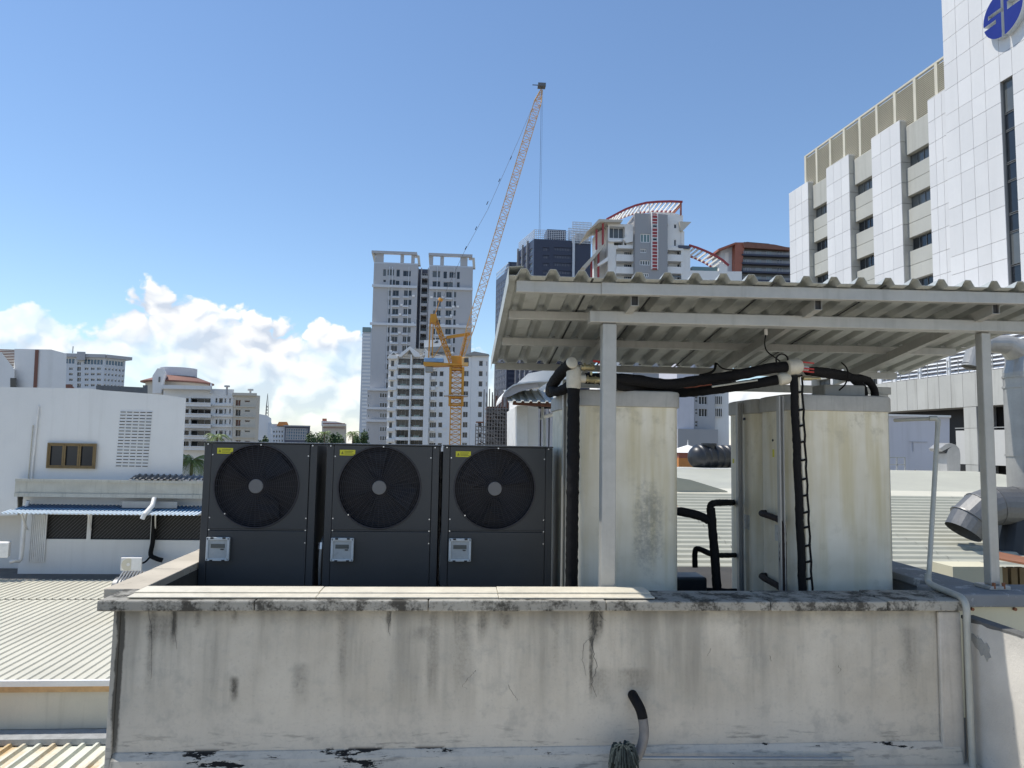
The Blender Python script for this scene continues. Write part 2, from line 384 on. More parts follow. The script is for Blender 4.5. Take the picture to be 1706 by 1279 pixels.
# ================================================================== the roof we look at: parapet, deck
def plaster_material():
    m = bpy.data.materials.new('stained_plaster'); m.use_nodes = True; nt = m.node_tree; b = nt.nodes['Principled BSDF']
    g = nt.nodes.new('ShaderNodeNewGeometry'); pos = g.outputs['Position']; sp = nt.nodes.new('ShaderNodeSeparateXYZ'); nt.links.new(pos, sp.inputs[0])
    x, y, z = (E(nt, sp.outputs[i]) for i in range(3))
    big = noise(nt, pos, 1.6, 3, .6); fine = noise(nt, pos, 60, 3, .65); mid = noise(nt, pos, 9, 4, .65)
    sv = comb(nt, x, y, z * .10); st1 = noise(nt, sv, 4.2, 4, .62); st2 = noise(nt, sv, 28, 3, .6)
    hv = comb(nt, x * .16, y, z); hz = noise(nt, hv, 26, 4, .68)
    c = mixc(nt, (big * .7 + mid * .3).ss(.35, .65), (.48, .44, .365), (.615, .57, .48))
    c = mixc(nt, (z + (big - .5) * .25).ss(-.58, -.74) * .55, c, (.61, .565, .485))                      # whiter repaint low down
    c = mixc(nt, (x * -.6 + (big - .5) * 2 - .2).ss(-.9, .9) * .18, c, (.30, .30, .285))
    c = mixc(nt, st1.ss(.42, .70) * z.ss(-.90, -.40) * .62, c, (.225, .215, .185))
    c = mixc(nt, st2.ss(.50, .78) * z.ss(-.95, -.30) * .20, c, (.20, .195, .175))
    c = mixc(nt, z.ss(-.19, -.06) * (mid * .8 + st1 * .9 - .45).sat() * 1.2, c, (.13, .125, .105))                # grime under the coping
    c = mixc(nt, mid.ss(.46, .74) * .42, c, (.27, .265, .24))
    c = mixc(nt, fine.ss(.55, .75) * .20, c, (.22, .21, .19))
    xn = x + (mid - .5) * .03 + (st2 - .5) * .02
    sp_ = [(250, 1003, 1190, 7, .45), (290, 1003, 1085, 5, .75), (330, 1003, 1055, 5, .5), (270, 1030, 1080, 22, .40), (390, 1003, 1045, 6, .6), (390, 1135, 1172, 6, .9), (500, 1110, 1185, 12, .3),
           (570, 1003, 1180, 9, .35), (648, 1003, 1060, 3.5, .85), (722, 1010, 1190, 10, .42), (768, 1000, 1190, 14, .38), (805, 1003, 1075, 9, .55), (842, 1025, 1052, 10, .6), (700, 1050, 1070, 16, .3),
           (990, 1006, 1082, 9, 1.2), (985, 1068, 1170, 3.2, .8), (1002, 1015, 1060, 3, .7), (1000, 1120, 1180, 20, .3), (1058, 1120, 1160, 24, .45), (1240, 1010, 1110, 14, .22), (1515, 1050, 1180, 16, .25), (196, 960, 1330, 4.5, 2.6), (925, 1010, 1150, 8, .25)]
    tot = None
    for px, y0, y1, w, s in sp_:
        x0 = P(px, (y0 + y1) / 2, 4.38).x; z1 = P(px, y0, 4.38).z + .01; z0 = P(px, y1, 4.38).z; w = w / 1180 * 4.38
        e = (xn - x0).abs().ss(w * 1.6, w * .1) * z.ss(z0 - .015, z0 + (z1 - z0) * .55) * z.ss(z1 + .03, z1 - .01) * s
        tot = e if tot is None else tot + e
    c = mixc(nt, (tot * 1.35 * (mid * 1.0 + st2 * .8 + (fine - .5) * .8 - .12)).sat() * .88, c, (.060, .057, .048))
    c = mixc(nt, (hz.ss(.54, .68) * z.ss(-.68, -.84) * .6), c, (.17, .165, .15))                      # scuffed band at the foot
    pv = noise(nt, comb(nt, x * .30, y, z * 1.3), 9, 6, .70); pe = (pv + (x - .6).ss(.5, -.9) * .075)
    c = mixc(nt, pe.ss(.625, .645) * z.ss(-.845, -.87), c, (.018, .018, .018))                          # black membrane where the paint has peeled
    nt.links.new(c, b.inputs['Base Color']); b.inputs['Roughness'].default_value = .9; b.inputs['Specular IOR Level'].default_value = .2
    bn = nt.nodes.new('ShaderNodeBump'); bn.inputs['Strength'].default_value = .35; bn.inputs['Distance'].default_value = .01
    nt.links.new((fine * .5 + mid).k, bn.inputs['Height']); nt.links.new(bn.outputs[0], b.inputs['Normal'])
    MATS['plaster'] = m
plaster_material()
def mossy_material(name, base, dark, lo, hi):
    m = bpy.data.materials.new(name); m.use_nodes = True; nt = m.node_tree; b = nt.nodes['Principled BSDF']
    g = nt.nodes.new('ShaderNodeNewGeometry'); pos = g.outputs['Position']
    n1 = noise(nt, pos, 7, 4, .68); n2 = noise(nt, pos, 70, 3, .7); n3 = noise(nt, pos, 2.2, 3, .6)
    c = mixc(nt, n3.ss(.3, .7), tuple(v * .8 for v in base), base)
    c = mixc(nt, (n1 * .75 + n2 * .25).ss(lo, hi) * .92, c, dark)
    nt.links.new(c, b.inputs['Base Color']); b.inputs['Roughness'].default_value = .92; b.inputs['Specular IOR Level'].default_value = .2
    bn = nt.nodes.new('ShaderNodeBump'); bn.inputs['Strength'].default_value = .5; bn.inputs['Distance'].default_value = .008
    nt.links.new((n2 * .6 + n1).k, bn.inputs['Height']); nt.links.new(bn.outputs[0], b.inputs['Normal']); MATS[name] = m
mossy_material('coping', (.38, .36, .31), (.05, .046, .038), .44, .59)
mossy_material('side_coping', (.60, .53, .42), (.10, .08, .06), .58, .72)
mossy_material('dirty_white', (.70, .665, .60), (.12, .11, .11), .60, .74)
mossy_material('tank_skin', (.66, .64, .54), (.30, .29, .24), .56, .74)
mossy_material('felt', (.26, .27, .275), (.46, .47, .47), .54, .62)

ground = MB(); ground.box(-3000, 3000, -3000, 4000, -16.5, -16); struct(ground.build('ground', 'ground'))

deck = MB(); deck.box(-1.95, 3.42, 4.6, 7.6, -.60, -.35); struct(deck.build('roof_deck', 'deck_dark'))
blk = MB(); blk.box(-2.0, 3.4, 4.40, 7.55, -16, -1.3); struct(blk.build('roof_slab', 'concrete'))
fl = MB(); fl.box(-1.93, 14, -22, 4.395, -1.2, -.985); struct(fl.build('lower_floor', 'floor_screed'))  # extended unseen behind the camera, pale and warm to bounce light onto the wall

pw = thing('parapet_wall', (.6, 4.5, -1.0), 'long stained white plaster parapet wall with dirty coping in the foreground', 'wall')
b = MB(); b.box(-1.928, 3.2, 4.38, 4.62, -1.3, -.055); b.build('wall_face', 'plaster', pw)
b = MB(); b.box(-1.968, -1.930, 4.37, 4.58, -1.3, -.053); b.build('corner_pier', 'plaster', pw, bevel=.008)
b = MB(); b.box(-1.965, -1.935, 4.623, 7.58, -1.3, -.05); b.build('side_wall', 'plaster', pw)
b = MB(); b.prism([(-1.926, 4.379, -.86), (-1.926, 4.345, -.90), (-1.926, 4.325, -.99), (-1.926, 4.379, -.99)], (5.10, 0, 0)); b.build('skirting', 'plaster', pw, bevel=.01)
b = MB(); b.box(3.05, 3.198, 4.352, 4.379, -.99, -.07); b.build('end_pilaster', 'end_plaster', pw, bevel=.01)
random.seed(3); xs = [-2.045, -1.16, -.15, .92, 1.95, 2.70, 3.24]
for i in range(6):
    dz = random.uniform(-.004, .004); b = MB(); b.box(xs[i] + .002, xs[i + 1] - .002, 4.325 + random.uniform(-.004, .004), 4.655, -.062, 0 + dz)
    b.build('coping_stone', 'coping', pw, bevel=.008)
ys = [4.657, 5.35, 6.2, 7.0, 7.6]
for i in range(4):
    b = MB(); b.box(-2.165, -1.94, ys[i] + .002, ys[i + 1] - .002, -.06, .002 * i); b.build('side_coping_stone', 'side_coping', pw, bevel=.007)
x = -1.90; k = 0
while x < 1.22:
    x2 = min(x + 1.05 + random.uniform(-.05, .05), 1.235)
    for (ya, yb, za) in ((4.37, 4.468, .012), (4.474, 4.645, .020)):
        b = MB(); b.box(x + .0015, x2 - .0015, ya + random.uniform(-.003, .003), yb, .003, za + random.uniform(-.002, .002)); b.build('sunlit_capping_tile', 'sunlit_cream_tile', pw, bevel=.003)  # tiles stop at the sun edge: cream colour is partly painted sunlight
    x = x2

rp = thing('parapet_wall', (3.5, 6.1, -.6), 'grey topped parapet behind the right tank, beside the right shed post', 'wall')
b = MB(); b.box(3.425, 3.70, 4.87, 7.6, -1.2, -.06); b.build('wall_face', 'parapet_shade', rp)  # dark wall colour stands in for shade on the inner face
b = MB(); b.box(3.395, 3.73, 4.86, 7.62, -.058, 0.0); b.build('coping_stone', 'felt', rp, bevel=.008)
gl = thing('fascia_wall', (4.6, 4.6, -.5), 'cream fascia with grey metal capping right of the corner pipe', 'wall')
b = MB(); b.box(3.245, 6.0, 4.57, 4.80, -.80, -.085); b.build('fascia_board', 'cream_wall', gl)
b = MB(); b.box(3.243, 6.0, 4.52, 4.855, -.083, .004); b.build('capping', 'felt', gl, bevel=.012)
for px in (1618, 1689):
    q = P(px, 1014, 4.57); b = MB(); b.tube([(q.x, 4.552, q.z), (q.x, 4.575, q.z)], .011, 8); b.build('bolt', 'rust', gl)
lw = thing('side_wall', (3.4, 3.2, -1.0), 'low white side wall at the right edge, half in sunlight', 'wall')
b = MB(); b.box(3.25, 3.33, 1.5, 4.42, -1.3, -.108); b.build('wall_face', 'dirty_white', lw, bevel=.01)
rng = random.Random(21); pts = [(3.248, 4.42 - .045 * k, -.118 - rng.uniform(.002, .03) * max(.15, 1 - k / 11)) for k in range(12)]
b = MB(); b.prism([(3.248, 4.42, -.1065), *pts, (3.248, 3.90, -.1065)], (.0845, 0, 0)); b.build('mould_crust', 'concrete_dark', lw)
pts = [(4.375, -.185), (4.34, -.20), (4.315, -.197), (4.28, -.215), (4.25, -.21), (4.225, -.232), (4.20, -.222), (4.18, -.25), (4.185, -.275), (4.172, -.30), (4.195, -.312), (4.205, -.335), (4.23, -.30), (4.255, -.315), (4.27, -.285), (4.30, -.275), (4.325, -.245), (4.36, -.24)]
b = MB(); b.prism([(3.2495, y_, z_) for y_, z_ in pts], (-.003, 0, 0)); b.build('bare_patch', 'concrete', lw)

# ================================================================== three heat pumps
AY = 5.6; AZ0 = -.33
def ring_panel(mb, x0, x1, z0, z1, cx, cz, r, y, n=64):
    """flat panel with a round hole"""
    angs = sorted([2 * math.pi * k / n for k in range(n)] + [math.atan2(z - cz, x - cx) % (2 * math.pi) for x in (x0, x1) for z in (z0, z1)])
    vi = []; vo = []
    for a in angs:
        c, s = math.cos(a), math.sin(a)
        t = min([(x1 - cx) / c if c > 1e-9 else (x0 - cx) / c if c < -1e-9 else 1e9, (z1 - cz) / s if s > 1e-9 else (z0 - cz) / s if s < -1e-9 else 1e9])
        vi.append((cx + r * c, y, cz + r * s)); vo.append((cx + t * c, y, cz + t * s))
    k = len(angs); mb.add(vi + vo + [(v[0], y + .03, v[2]) for v in vi], [(i, (i + 1) % k, k + (i + 1) % k, k + i) for i in range(k)] + [((i + 1) % k, i, 2 * k + i, 2 * k + (i + 1) % k) for i in range(k)])
def torus(mb, c, R, r, n=56, m=4):
    mb.tube([(c[0] + R * math.cos(2 * math.pi * k / n), c[1], c[2] + R * math.sin(2 * math.pi * k / n)) for k in range(n + 1)], r, m, cap=False)
def heat_pump(x0, w, zt, label):
    d = .62; h = zt - AZ0; y = AY
    t = thing('heat_pump', (x0 + w / 2, y + d / 2, AZ0 - .02), label, 'heat pump', 'row of dark grey heat pumps')
    cx = x0 + w * .475; cz = zt - .335; r = .312; sm = zt - .66
    b = MB(); b.box(x0 + .003, x0 + w - .003, y + .13, y + d, AZ0, zt - .012); b.build('casing', 'ac_dark', t, bevel=.006)
    for xx in (x0, x0 + w - .055): b = MB(); b.box(xx, xx + .055, y + .004, y + .129, AZ0, zt - .012); b.build('corner_post', 'ac_dark', t, bevel=.005)
    b = MB(); ring_panel(b, x0 + .058, x0 + w - .058, sm + .003, zt - .014, cx, cz, r, y); b.box(x0 + .058, x0 + w - .058, y + .005, y + .02, sm - .010, sm + .001); b.build('fan_panel', 'ac_dark', t, fix=False)
    b = MB(); b.box(x0 + .058, x0 + w - .058, y + .001, y + .03, AZ0 + .004, sm - .013); b.build('service_panel', 'ac_dark', t, bevel=.003)
    b = MB(); b.box(x0 - .004, x0 + w + .004, y - .006, y + d + .004, zt - .010, zt); b.build('top_cover', 'ac_dark', t, bevel=.003)
    b = MB(); b.tube([(cx, y + .012, cz), (cx, y + .11, cz)], r + .004, 48, cap=False); b.box(x0 + .06, x0 + w - .06, y + .112, y + .128, sm, zt - .02); b.build('fan_shroud', 'ac_black', t, fix=False)
    b = MB()
    for k in range(3):
        a0 = 2 * math.pi * k / 3 + .4 + x0
        pts = [(rr, a0 + da) for rr, da in ((.07, 0), (.17, -.05), (.285, -.1), (.29, .55), (.20, .8), (.07, .9))]
        b.prism([(cx + rr * math.cos(a), y + .045 + .045 * (a - a0), cz + rr * math.sin(a)) for rr, a in pts], (0, .006, 0))
    b.build('fan_blade', 'ac_black', t)
    b = MB()
    n = 19
    for k in range(n): torus(b, (cx, y - .016 + .012 * (k / n) ** 2, cz), .055 + (r - .055) * k / (n - 1), .0024)
    for k in range(40):
        a = 2 * math.pi * k / 40; q = lambda rr, yy: (cx + rr * math.cos(a), yy, cz + rr * math.sin(a))
        b.bar(q(.05, y - .013), q(r * .6, y - .011), .0028); b.bar(q(r * .6, y - .011), q(r, y - .001), .0028)
    torus(b, (cx, y - .003, cz), r + .004, .006, 64, 6)
    b.build('fan_grille', 'ac_grille', t, smooth=True, fix=False)
    b = MB(); b.tube([(cx, y - .024, cz), (cx, y - .015, cz), (cx, y - .012, cz)], [.052, .056, .056], 32); b.build('hub_cap', 'ac_hub', t)
    lb = MB(); lx = x0 + w * .115; lb.box(lx, lx + .118, y - .003, y - .0005, zt - .092, zt - .048); lo = lb.build('warning_label', 'yellow', t)
    lb = MB(); lb.add([(lx + .010, y - .004, zt - .082), (lx + .030, y - .004, zt - .082), (lx + .020, y - .004, zt - .058)], [(0, 1, 2)])
    for j, (u0, u1) in enumerate(((.036, .108), (.036, .095), (.036, .103))): lb.box(lx + u0, lx + u1, y - .0042, y - .0031, zt - .083 + j * .0105, zt - .079 + j * .0105)
    lb.build('label_print', 'olive', lo)
    cxx = x0 + w * .075; cw = .168; c1 = sm - .060; c0 = c1 - .172
    cb = MB(); cb.box(cxx, cxx + cw, y - .030, y - .001, c0, c1)
    co = cb.build('control_box', 'lcd_box', t, bevel=.006)
    cb = MB()
    for (a, bb, cc, dd) in ((0, cw, c1 - .020, c1 + .002), (0, cw, c0 - .002, c0 + .016), (-.002, .016, c0, c1), (cw - .016, cw + .002, c0, c1)): cb.box(cxx + a, cxx + bb, y - .038, y - .0305, cc, dd)
    cb.build('cover_frame', 'clear_frame', co, bevel=.004)
    cb = MB(); cb.box(cxx + .033, cxx + cw - .034, y - .034, y - .0305, c1 - .078, c1 - .048); cb.build('screen', 'lcd', co)
    cb = MB(); cb.box(cxx + .105, cxx + .128, y - .035, y - .0305, c1 - .092, c1 - .084); cb.build('button', 'ink', co)
    cb = MB()
    for u in (.03, cw - .05):
        for zz in (c1 - .004, c0 + .002): cb = MB(); cb.box(cxx + u, cxx + u + .022, y - .042, y - .0385, zz - .006, zz + .006); cb.build('latch', 'ink', co)
    sb = MB()
    for sx in (x0 + .066, x0 + w - .066):
        for zz in (zt - .10, sm + .085, sm - .006, sm - .10): sb.tube([(sx, y - .003, zz), (sx, y + .001, zz)], .0052, 8)
    for sx, zz in ((x0 + .03, zt - .02), (x0 + w * .5, zt - .02), (x0 + w - .035, zt - .02), (x0 + w * .21, zt - .545)): sb.tube([(sx, y - .009, zz), (sx, y + .001, zz)], .0055, 8)
    so = sb.build('screws', 'screw', t); so['kind'] = 'stuff'
    for fx in (x0 + .08, x0 + w - .16):
        fb = MB(); fb.box(fx, fx + .08, y + .02, y + d - .02, AZ0 - .02, AZ0 - .0005); fb.build('foot', 'steel_dark', t)
    pz = AZ0 + .135; pxx = x0 - .012
    pb = MB(); pb.tube(smoothpath([(pxx, y + .2, pz + .01), (pxx, y - .01, pz + .012), (pxx - .004, y - .05, pz), (pxx - .012, y - .07, pz - .06)]), .02, 10); pb.build('drain_elbow', 'rubber', t, smooth=True)
    pb = MB(); torus(pb, (pxx - .002, y - .062, pz - .004), .019, .006, 18, 6); pb.build('pipe_clamp', 'screw', t, smooth=True)
sc = AY / 5.9
heat_pump(-2.032 * sc, .895 * sc, .916, 'leftmost dark grey heat pump with round fan grille, next to the side coping')
heat_pump(-1.061 * sc, .915 * sc, .917, 'middle dark grey heat pump between the two other heat pumps')
heat_pump(-.117 * sc, .912 * sc, .920, 'rightmost dark grey heat pump, nearest the insulated black riser pipe')
cu = thing('connection_pipe', (-1.035, 5.9, -.35), 'thin metal flex pipes in the gap between the left and middle heat pumps', 'pipe')
b = MB(); b.tube(smoothpath([(-1.038, 5.75, -.34), (-1.04, 5.68, -.1), (-1.036, 5.66, .08), (-1.035, 5.72, .16), (-1.035, 5.9, .19)]), .012, 8); b.build('hose', 'galv', cu, smooth=True)
b = MB(); b.tube([(-1.037, 5.655, .10), (-1.036, 5.665, .15)], .02, 8); b.build('coupling', 'screw', cu, smooth=True)
cu = thing('connection_pipe', (-.113, 5.9, -.35), 'thin metal flex pipe in the gap between the middle and right heat pumps', 'pipe')
b = MB(); b.tube(smoothpath([(-.113, 5.75, -.34), (-.113, 5.67, -.1), (-.113, 5.66, .05), (-.113, 5.70, .2), (-.113, 5.85, .22)]), .009, 8); b.build('hose', 'galv', cu, smooth=True)
b = MB(); b.tube([(-.113, 5.66, -.24), (-.113, 5.665, -.17)], .0105, 8); b.build('coupling', 'screw', cu, smooth=True)

for xg, lab in ((-1.035, 'black filler tube added to darken the gap of the left and middle heat pumps'), (-.119, 'black filler tube added to darken the gap of the middle and right heat pumps')):
    t = thing('riser_pipe', (xg, 6.32, -.35), lab, 'pipe'); b = MB(); b.lag([(xg, 6.32, -.345), (xg, 6.32, .3), (xg, 6.32, .86)], .042, 12); b.build('insulation', 'rubber', t, smooth=True)  # black filler tubes added to darken the gaps between the units
# cracks in the plaster: thin open joints standing a hair proud
def crack(pix, w, seed):
    rng = random.Random(seed); pts = []
    for (a, c) in zip(pix[:-1], pix[1:]):
        for k in range(6): u = k / 6; pts.append(P(a[0] + (c[0] - a[0]) * u + rng.uniform(-1.6, 1.6), a[1] + (c[1] - a[1]) * u + rng.uniform(-.8, .8), 4.379))
    b = MB(); n = len(pts)
    for i in range(n - 1):
        ww = w * (1 - .7 * i / n); b.add([pts[i] + Vector((-ww, 0, 0)), pts[i] + Vector((ww, 0, 0)), pts[i + 1] + Vector((ww, 0, 0)), pts[i + 1] + Vector((-ww, 0, 0))], [(0, 1, 2, 3)])
    b.build('crack', 'ink', pw, fix=False)
crack([(994, 1006), (988, 1030), (992, 1055), (986, 1078), (994, 1110), (986, 1140), (996, 1166)], .0026, 1); crack([(990, 1012), (1004, 1030), (1012, 1036)], .0022, 2); crack([(988, 1060), (972, 1072), (970, 1100), (978, 1130)], .0016, 3); crack([(986, 1020), (976, 1036)], .002, 9)
crack([(648, 1003), (652, 1024), (646, 1046), (650, 1062)], .0020, 4); crack([(792, 1116), (786, 1124), (770, 1142), (782, 1150)], .0012, 5); crack([(846, 1140), (858, 1160), (862, 1166), (876, 1164)], .0012, 6); crack([(292, 1003), (290, 1040), (294, 1090)], .0014, 7); crack([(248, 1006), (254, 1080), (252, 1140)], .0012, 8)
crack([(1184, 1080), (1178, 1094)], .0012, 10); crack([(1282, 1092), (1286, 1104)], .0014, 11); crack([(1396, 1108), (1402, 1116), (1394, 1124)], .0014, 12)

# ================================================================== four storage tanks
def rrect(x0, x1, y0, y1, r, n=6):
    out = []
    for cx, cy, a in ((x1 - r, y1 - r, 0), (x0 + r, y1 - r, 90), (x0 + r, y0 + r, 180), (x1 - r, y0 + r, 270)):
        for k in range(n + 1): out.append((cx + r * math.cos(rad(a + 90 * k / n)), cy + r * math.sin(rad(a + 90 * k / n))))
    return out
def loft(mb, rings):                                       # rings: list of equal-length 3d loops, capped
    b0 = len(mb.v); n = len(rings[0]); mb.v += [Vector(p) for rg in rings for p in rg]
    for i in range(len(rings) - 1):
        for k in range(n): mb.face((b0 + i * n + k, b0 + i * n + (k + 1) % n, b0 + (i + 1) * n + (k + 1) % n, b0 + (i + 1) * n + k))
    mb.face([b0 + k for k in range(n)][::-1]); mb.face([b0 + (len(rings) - 1) * n + k for k in range(n)])
def tank_skin():
    m = bpy.data.materials.new('tank_cream'); m.use_nodes = True; nt = m.node_tree; b = nt.nodes['Principled BSDF']
    g = nt.nodes.new('ShaderNodeNewGeometry'); pos = g.outputs['Position']; sp = nt.nodes.new('ShaderNodeSeparateXYZ'); nt.links.new(pos, sp.inputs[0])
    x, y, z = (E(nt, sp.outputs[i]) for i in range(3))
    big = noise(nt, pos, 2.2, 3, .6); fine = noise(nt, pos, 55, 3, .7); sv = comb(nt, x, y, z * .08); s1 = noise(nt, sv, 9, 3, .6); mid = noise(nt, pos, 8, 4, .65)
    c = mixc(nt, big.ss(.3, .7), (.72, .665, .52), (.84, .79, .65))
    c = mixc(nt, s1.ss(.42, .74) * .75 * z.ss(-.5, .5), c, (.60, .52, .30))
    c = mixc(nt, mid.ss(.55, .75) * .35, c, (.54, .49, .36))
    # grey mould: a blotch low on the right of the left tank's front, speckled
    bl = ((x - 1.39) * 2.4).abs().ss(.50, .02) * (z - .36).abs().ss(.55, .08) * (y.ss(5.5, 5.3))
    c = mixc(nt, (bl * 1.1 * (fine * .6 + mid * .9 + s1 * .3 - .52)).ss(.10, .50) * .62, c, (.20, .20, .18))
    c = mixc(nt, (z.ss(.85, 1.25) * mid.ss(.48, .72) * .5), c, (.40, .36, .24))
    nt.links.new(c, b.inputs['Base Color']); b.inputs['Roughness'].default_value = .5; b.inputs['Specular IOR Level'].default_value = .4
    bn = nt.nodes.new('ShaderNodeBump'); bn.inputs['Strength'].default_value = .12; bn.inputs['Distance'].default_value = .01
    nt.links.new(mid.k, bn.inputs['Height']); nt.links.new(bn.outputs[0], b.inputs['Normal']); MATS['tank'] = m
tank_skin()
TZ = -.33
def tank(x0, x1, y0, y1, label, front=True):
    t = thing('storage_tank', ((x0 + x1) / 2, (y0 + y1) / 2, TZ - .02), label, 'tank', 'cream hot water storage tanks under the shed')
    b = MB(); loft(b, [[(p[0], p[1], z) for p in rrect(x0, x1, y0, y1, .11)] for z in (TZ, 1.225)]); b.build('body', 'tank', t, smooth=True)
    b = MB(); e = .014
    loft(b, [[(p[0], p[1], z) for p in rrect(x0 - e + i, x1 + e - i, y0 - e + i, y1 + e - i, .11)] for z, i in ((1.222, .008), (1.226, 0), (1.325, 0), (1.338, .006), (1.345, .03))]); b.build('lid', 'lid', t, smooth=True)
    b = MB(); loft(b, [[(p[0], p[1], z) for p in rrect(x0 + .03, x1 - .03, y0 + .03, y1 - .03, .09)] for z in (TZ - .02, TZ - .0005)]); b.build('base', 'steel_dark', t)
    return t
t = tank(.83, 1.632, 5.10, 5.64, 'left front cream storage tank with grey mould blotch, behind the left shed post')
t = tank(2.43, 3.262, 5.08, 5.60, 'right front cream storage tank with the taped black pipe down its front corner')
b = MB(); b.box(2.426, 2.4295, 5.22, 5.30, .24, .36); b.build('data_plate', 'lcd_box', t)
b = MB(); b.tube([(2.425, 5.32, 1.0), (2.431, 5.32, 1.0)], .010, 8); b.build('plug', 'ink', t)
b = MB(); b.box(2.428, 2.4295, 5.30, 5.33, .87, .93); b.build('sticker', 'yellow', t)
b = MB(); b.box(2.83, 3.16, 5.28, 5.48, 1.3455, 1.44); b.build('heater_cover', 'lid', t, bevel=.012)
t = tank(.83, 1.632, 5.70, 6.30, 'left rear cream storage tank, mostly hidden behind the left front one')
t = tank(2.43, 3.262, 5.64, 6.26, 'right rear cream storage tank with small name plate, behind the right front one')
b = MB(); b.box(2.427, 2.4295, 5.78, 5.88, .26, .38); b.build('data_plate', 'lcd_box', t)
b = MB(); b.box(2.427, 2.4295, 5.84, 5.96, 1.172, 1.192); b.build('name_plate', 'ink', t)
b = MB(); b.box(2.428, 2.4295, 6.10, 6.13, .80, .84); b.build('sticker', 'yellow', t)

# ================================================================== lean-to shed roof
RX0, RX1, RY0, RY1, RZ0, RZ1 = .30, 4.36, 4.37, 6.62, 1.965, 1.655
def rz(y): return RZ0 + (RZ1 - RZ0) * (y - RY0) / (RY1 - RY0)
sh = thing('shed_roof', (2.4, 4.7, 0), 'open shed of galvanised posts and corrugated metal sheets over the tanks', 'shed')
pitch = .186; prof = [(-.5, 0), (-.26, 0), (-.235, .004), (-.12, .041), (-.095, .045), (.095, .045), (.12, .041), (.235, .004), (.26, 0), (.5, 0)]
nr = int(round((RX1 - RX0) / pitch)); pitch = (RX1 - RX0) / nr
k = 0
while k < nr:
    m = min(4 if k else 3, nr - k); b = MB(); pts = []
    for i in range(m):
        for u, v in prof[:-1]: pts.append((RX0 + (k + i + .5 + u) * pitch, v))
    pts.append((RX0 + (k + m + (.10 if k + m < nr else 0)) * pitch, .0))
    lift = .003 if (k // 4) % 2 else 0.
    ny = 8; wob = random.uniform(-.006, .006)
    vs = []
    for j in range(ny + 1):
        yy = RY0 + (RY1 - RY0) * j / ny + (wob if j == 0 else 0)
        vs += [(p[0], yy, rz(yy) + .028 + p[1] + lift + .002 * math.sin(j * 1.7 + p[0] * 5)) for p in pts]
    n = len(pts); b.add(vs, [(j * n + i, j * n + i + 1, (j + 1) * n + i + 1, (j + 1) * n + i) for j in range(ny) for i in range(n - 1)])
    b.build('roof_sheet', 'galv_sheet', sh, solid=.0022, fix=False); k += m
b = MB(); b.prism([(RX0 - .003, RY0, rz(RY0) - .02), (RX0 - .003, RY1, rz(RY1) - .02), (RX0 - .003, RY1, rz(RY1) + .085), (RX0 - .003, RY0, rz(RY0) + .085)], (-.002, 0, 0))
b.prism([(RX0 - .003, RY0, rz(RY0) + .083), (RX0 - .003, RY1, rz(RY1) + .083), (RX0 + .09, RY1, rz(RY1) + .09), (RX0 + .09, RY0, rz(RY0) + .09)], (0, 0, .002)); b.build('edge_flashing', 'galv_sheet', sh)
for xl in (.835, 1.29, 2.03, 2.78):                         # black strips standing in for the dark gaps along the sheet laps
    b = MB(); b.bar((xl, RY0 + .01, rz(RY0) + .0245), (xl, RY1 - .02, rz(RY1) + .0245), .014, .003); b.build('lap_line', 'ink', sh)
pur = [(4.45, 0.35), (5.02, .345), (5.70, .34), (6.52, .335)]
for i, (yy, xa) in enumerate(pur):
    if i == 0:
        b = MB(); b.bar((xa, yy + .012, rz(yy) - .012), (.905, yy + .012, rz(yy) - .016), .05, .075); b.build('purlin', 'galv', sh, bevel=.004)
        xa = .90
    b = MB(); b.bar((xa, yy, rz(yy) - .016), (RX1 - .15, yy, rz(yy) - .016), .05, .078 if i == 0 else .06); b.build('purlin', 'galv', sh, bevel=.004)
zb = 1.795
for xr in (1.13, 2.37, 3.62):
    b = MB(); h, w, t_ = .070, .050, .0025                  # hollow box section rafters, black face inside the front end as its shade
    for (a0, a1, c0, c1) in ((-w / 2, w / 2, 0, t_), (-w / 2, w / 2, h - t_, h), (-w / 2, -w / 2 + t_, t_, h - t_), (w / 2 - t_, w / 2, t_, h - t_)):
        za, zc = rz(4.48) - .040 - h, rz(6.55) - .040 - h
        b.add([(xr + a0, 4.48, za + c0), (xr + a1, 4.48, za + c0), (xr + a1, 6.55, zc + c0), (xr + a0, 6.55, zc + c0), (xr + a0, 4.48, za + c1), (xr + a1, 4.48, za + c1), (xr + a1, 6.55, zc + c1), (xr + a0, 6.55, zc + c1)], MB.BF)
    b.add([(xr - w / 2 + t_, 4.495, za + t_), (xr + w / 2 - t_, 4.495, za + t_), (xr + w / 2 - t_, 4.495, za + h - t_ - .002), (xr - w / 2 + t_, 4.495, za + h - t_ - .002)], [(0, 1, 2, 3)]); b.mi[-1] = 1
    b.build('rafter', ['galv', 'ink'], sh, fix=False)
b = MB(); b.bar((.866, 4.70, 1.802), (4.30, 4.70, 1.826), .10, .080); b.build('front_beam', 'galv', sh, bevel=.006)
b = MB(); b.bar((.95, 6.45, 1.50), (4.10, 6.45, 1.50), .06, .07); b.build('rear_beam', 'galv', sh, bevel=.006)
for (xp, yp, z0, z1, w) in ((1.006, 4.712, -.35, 1.760, .096), (3.70, 4.715, .03, 1.780, .070), (3.98, 6.40, -.75, 1.465, .095), (.98, 6.45, -.35, 1.464, .08)):
    b = MB(); b.box(xp - w / 2, xp + w / 2, yp - w / 2, yp + w / 2, z0, z1); b.build('post', 'galv', sh, bevel=.008)
b = MB(); b.box(3.625, 3.775, 4.64, 4.79, .005, .03); b.build('base_plate', 'galv', sh, bevel=.004)
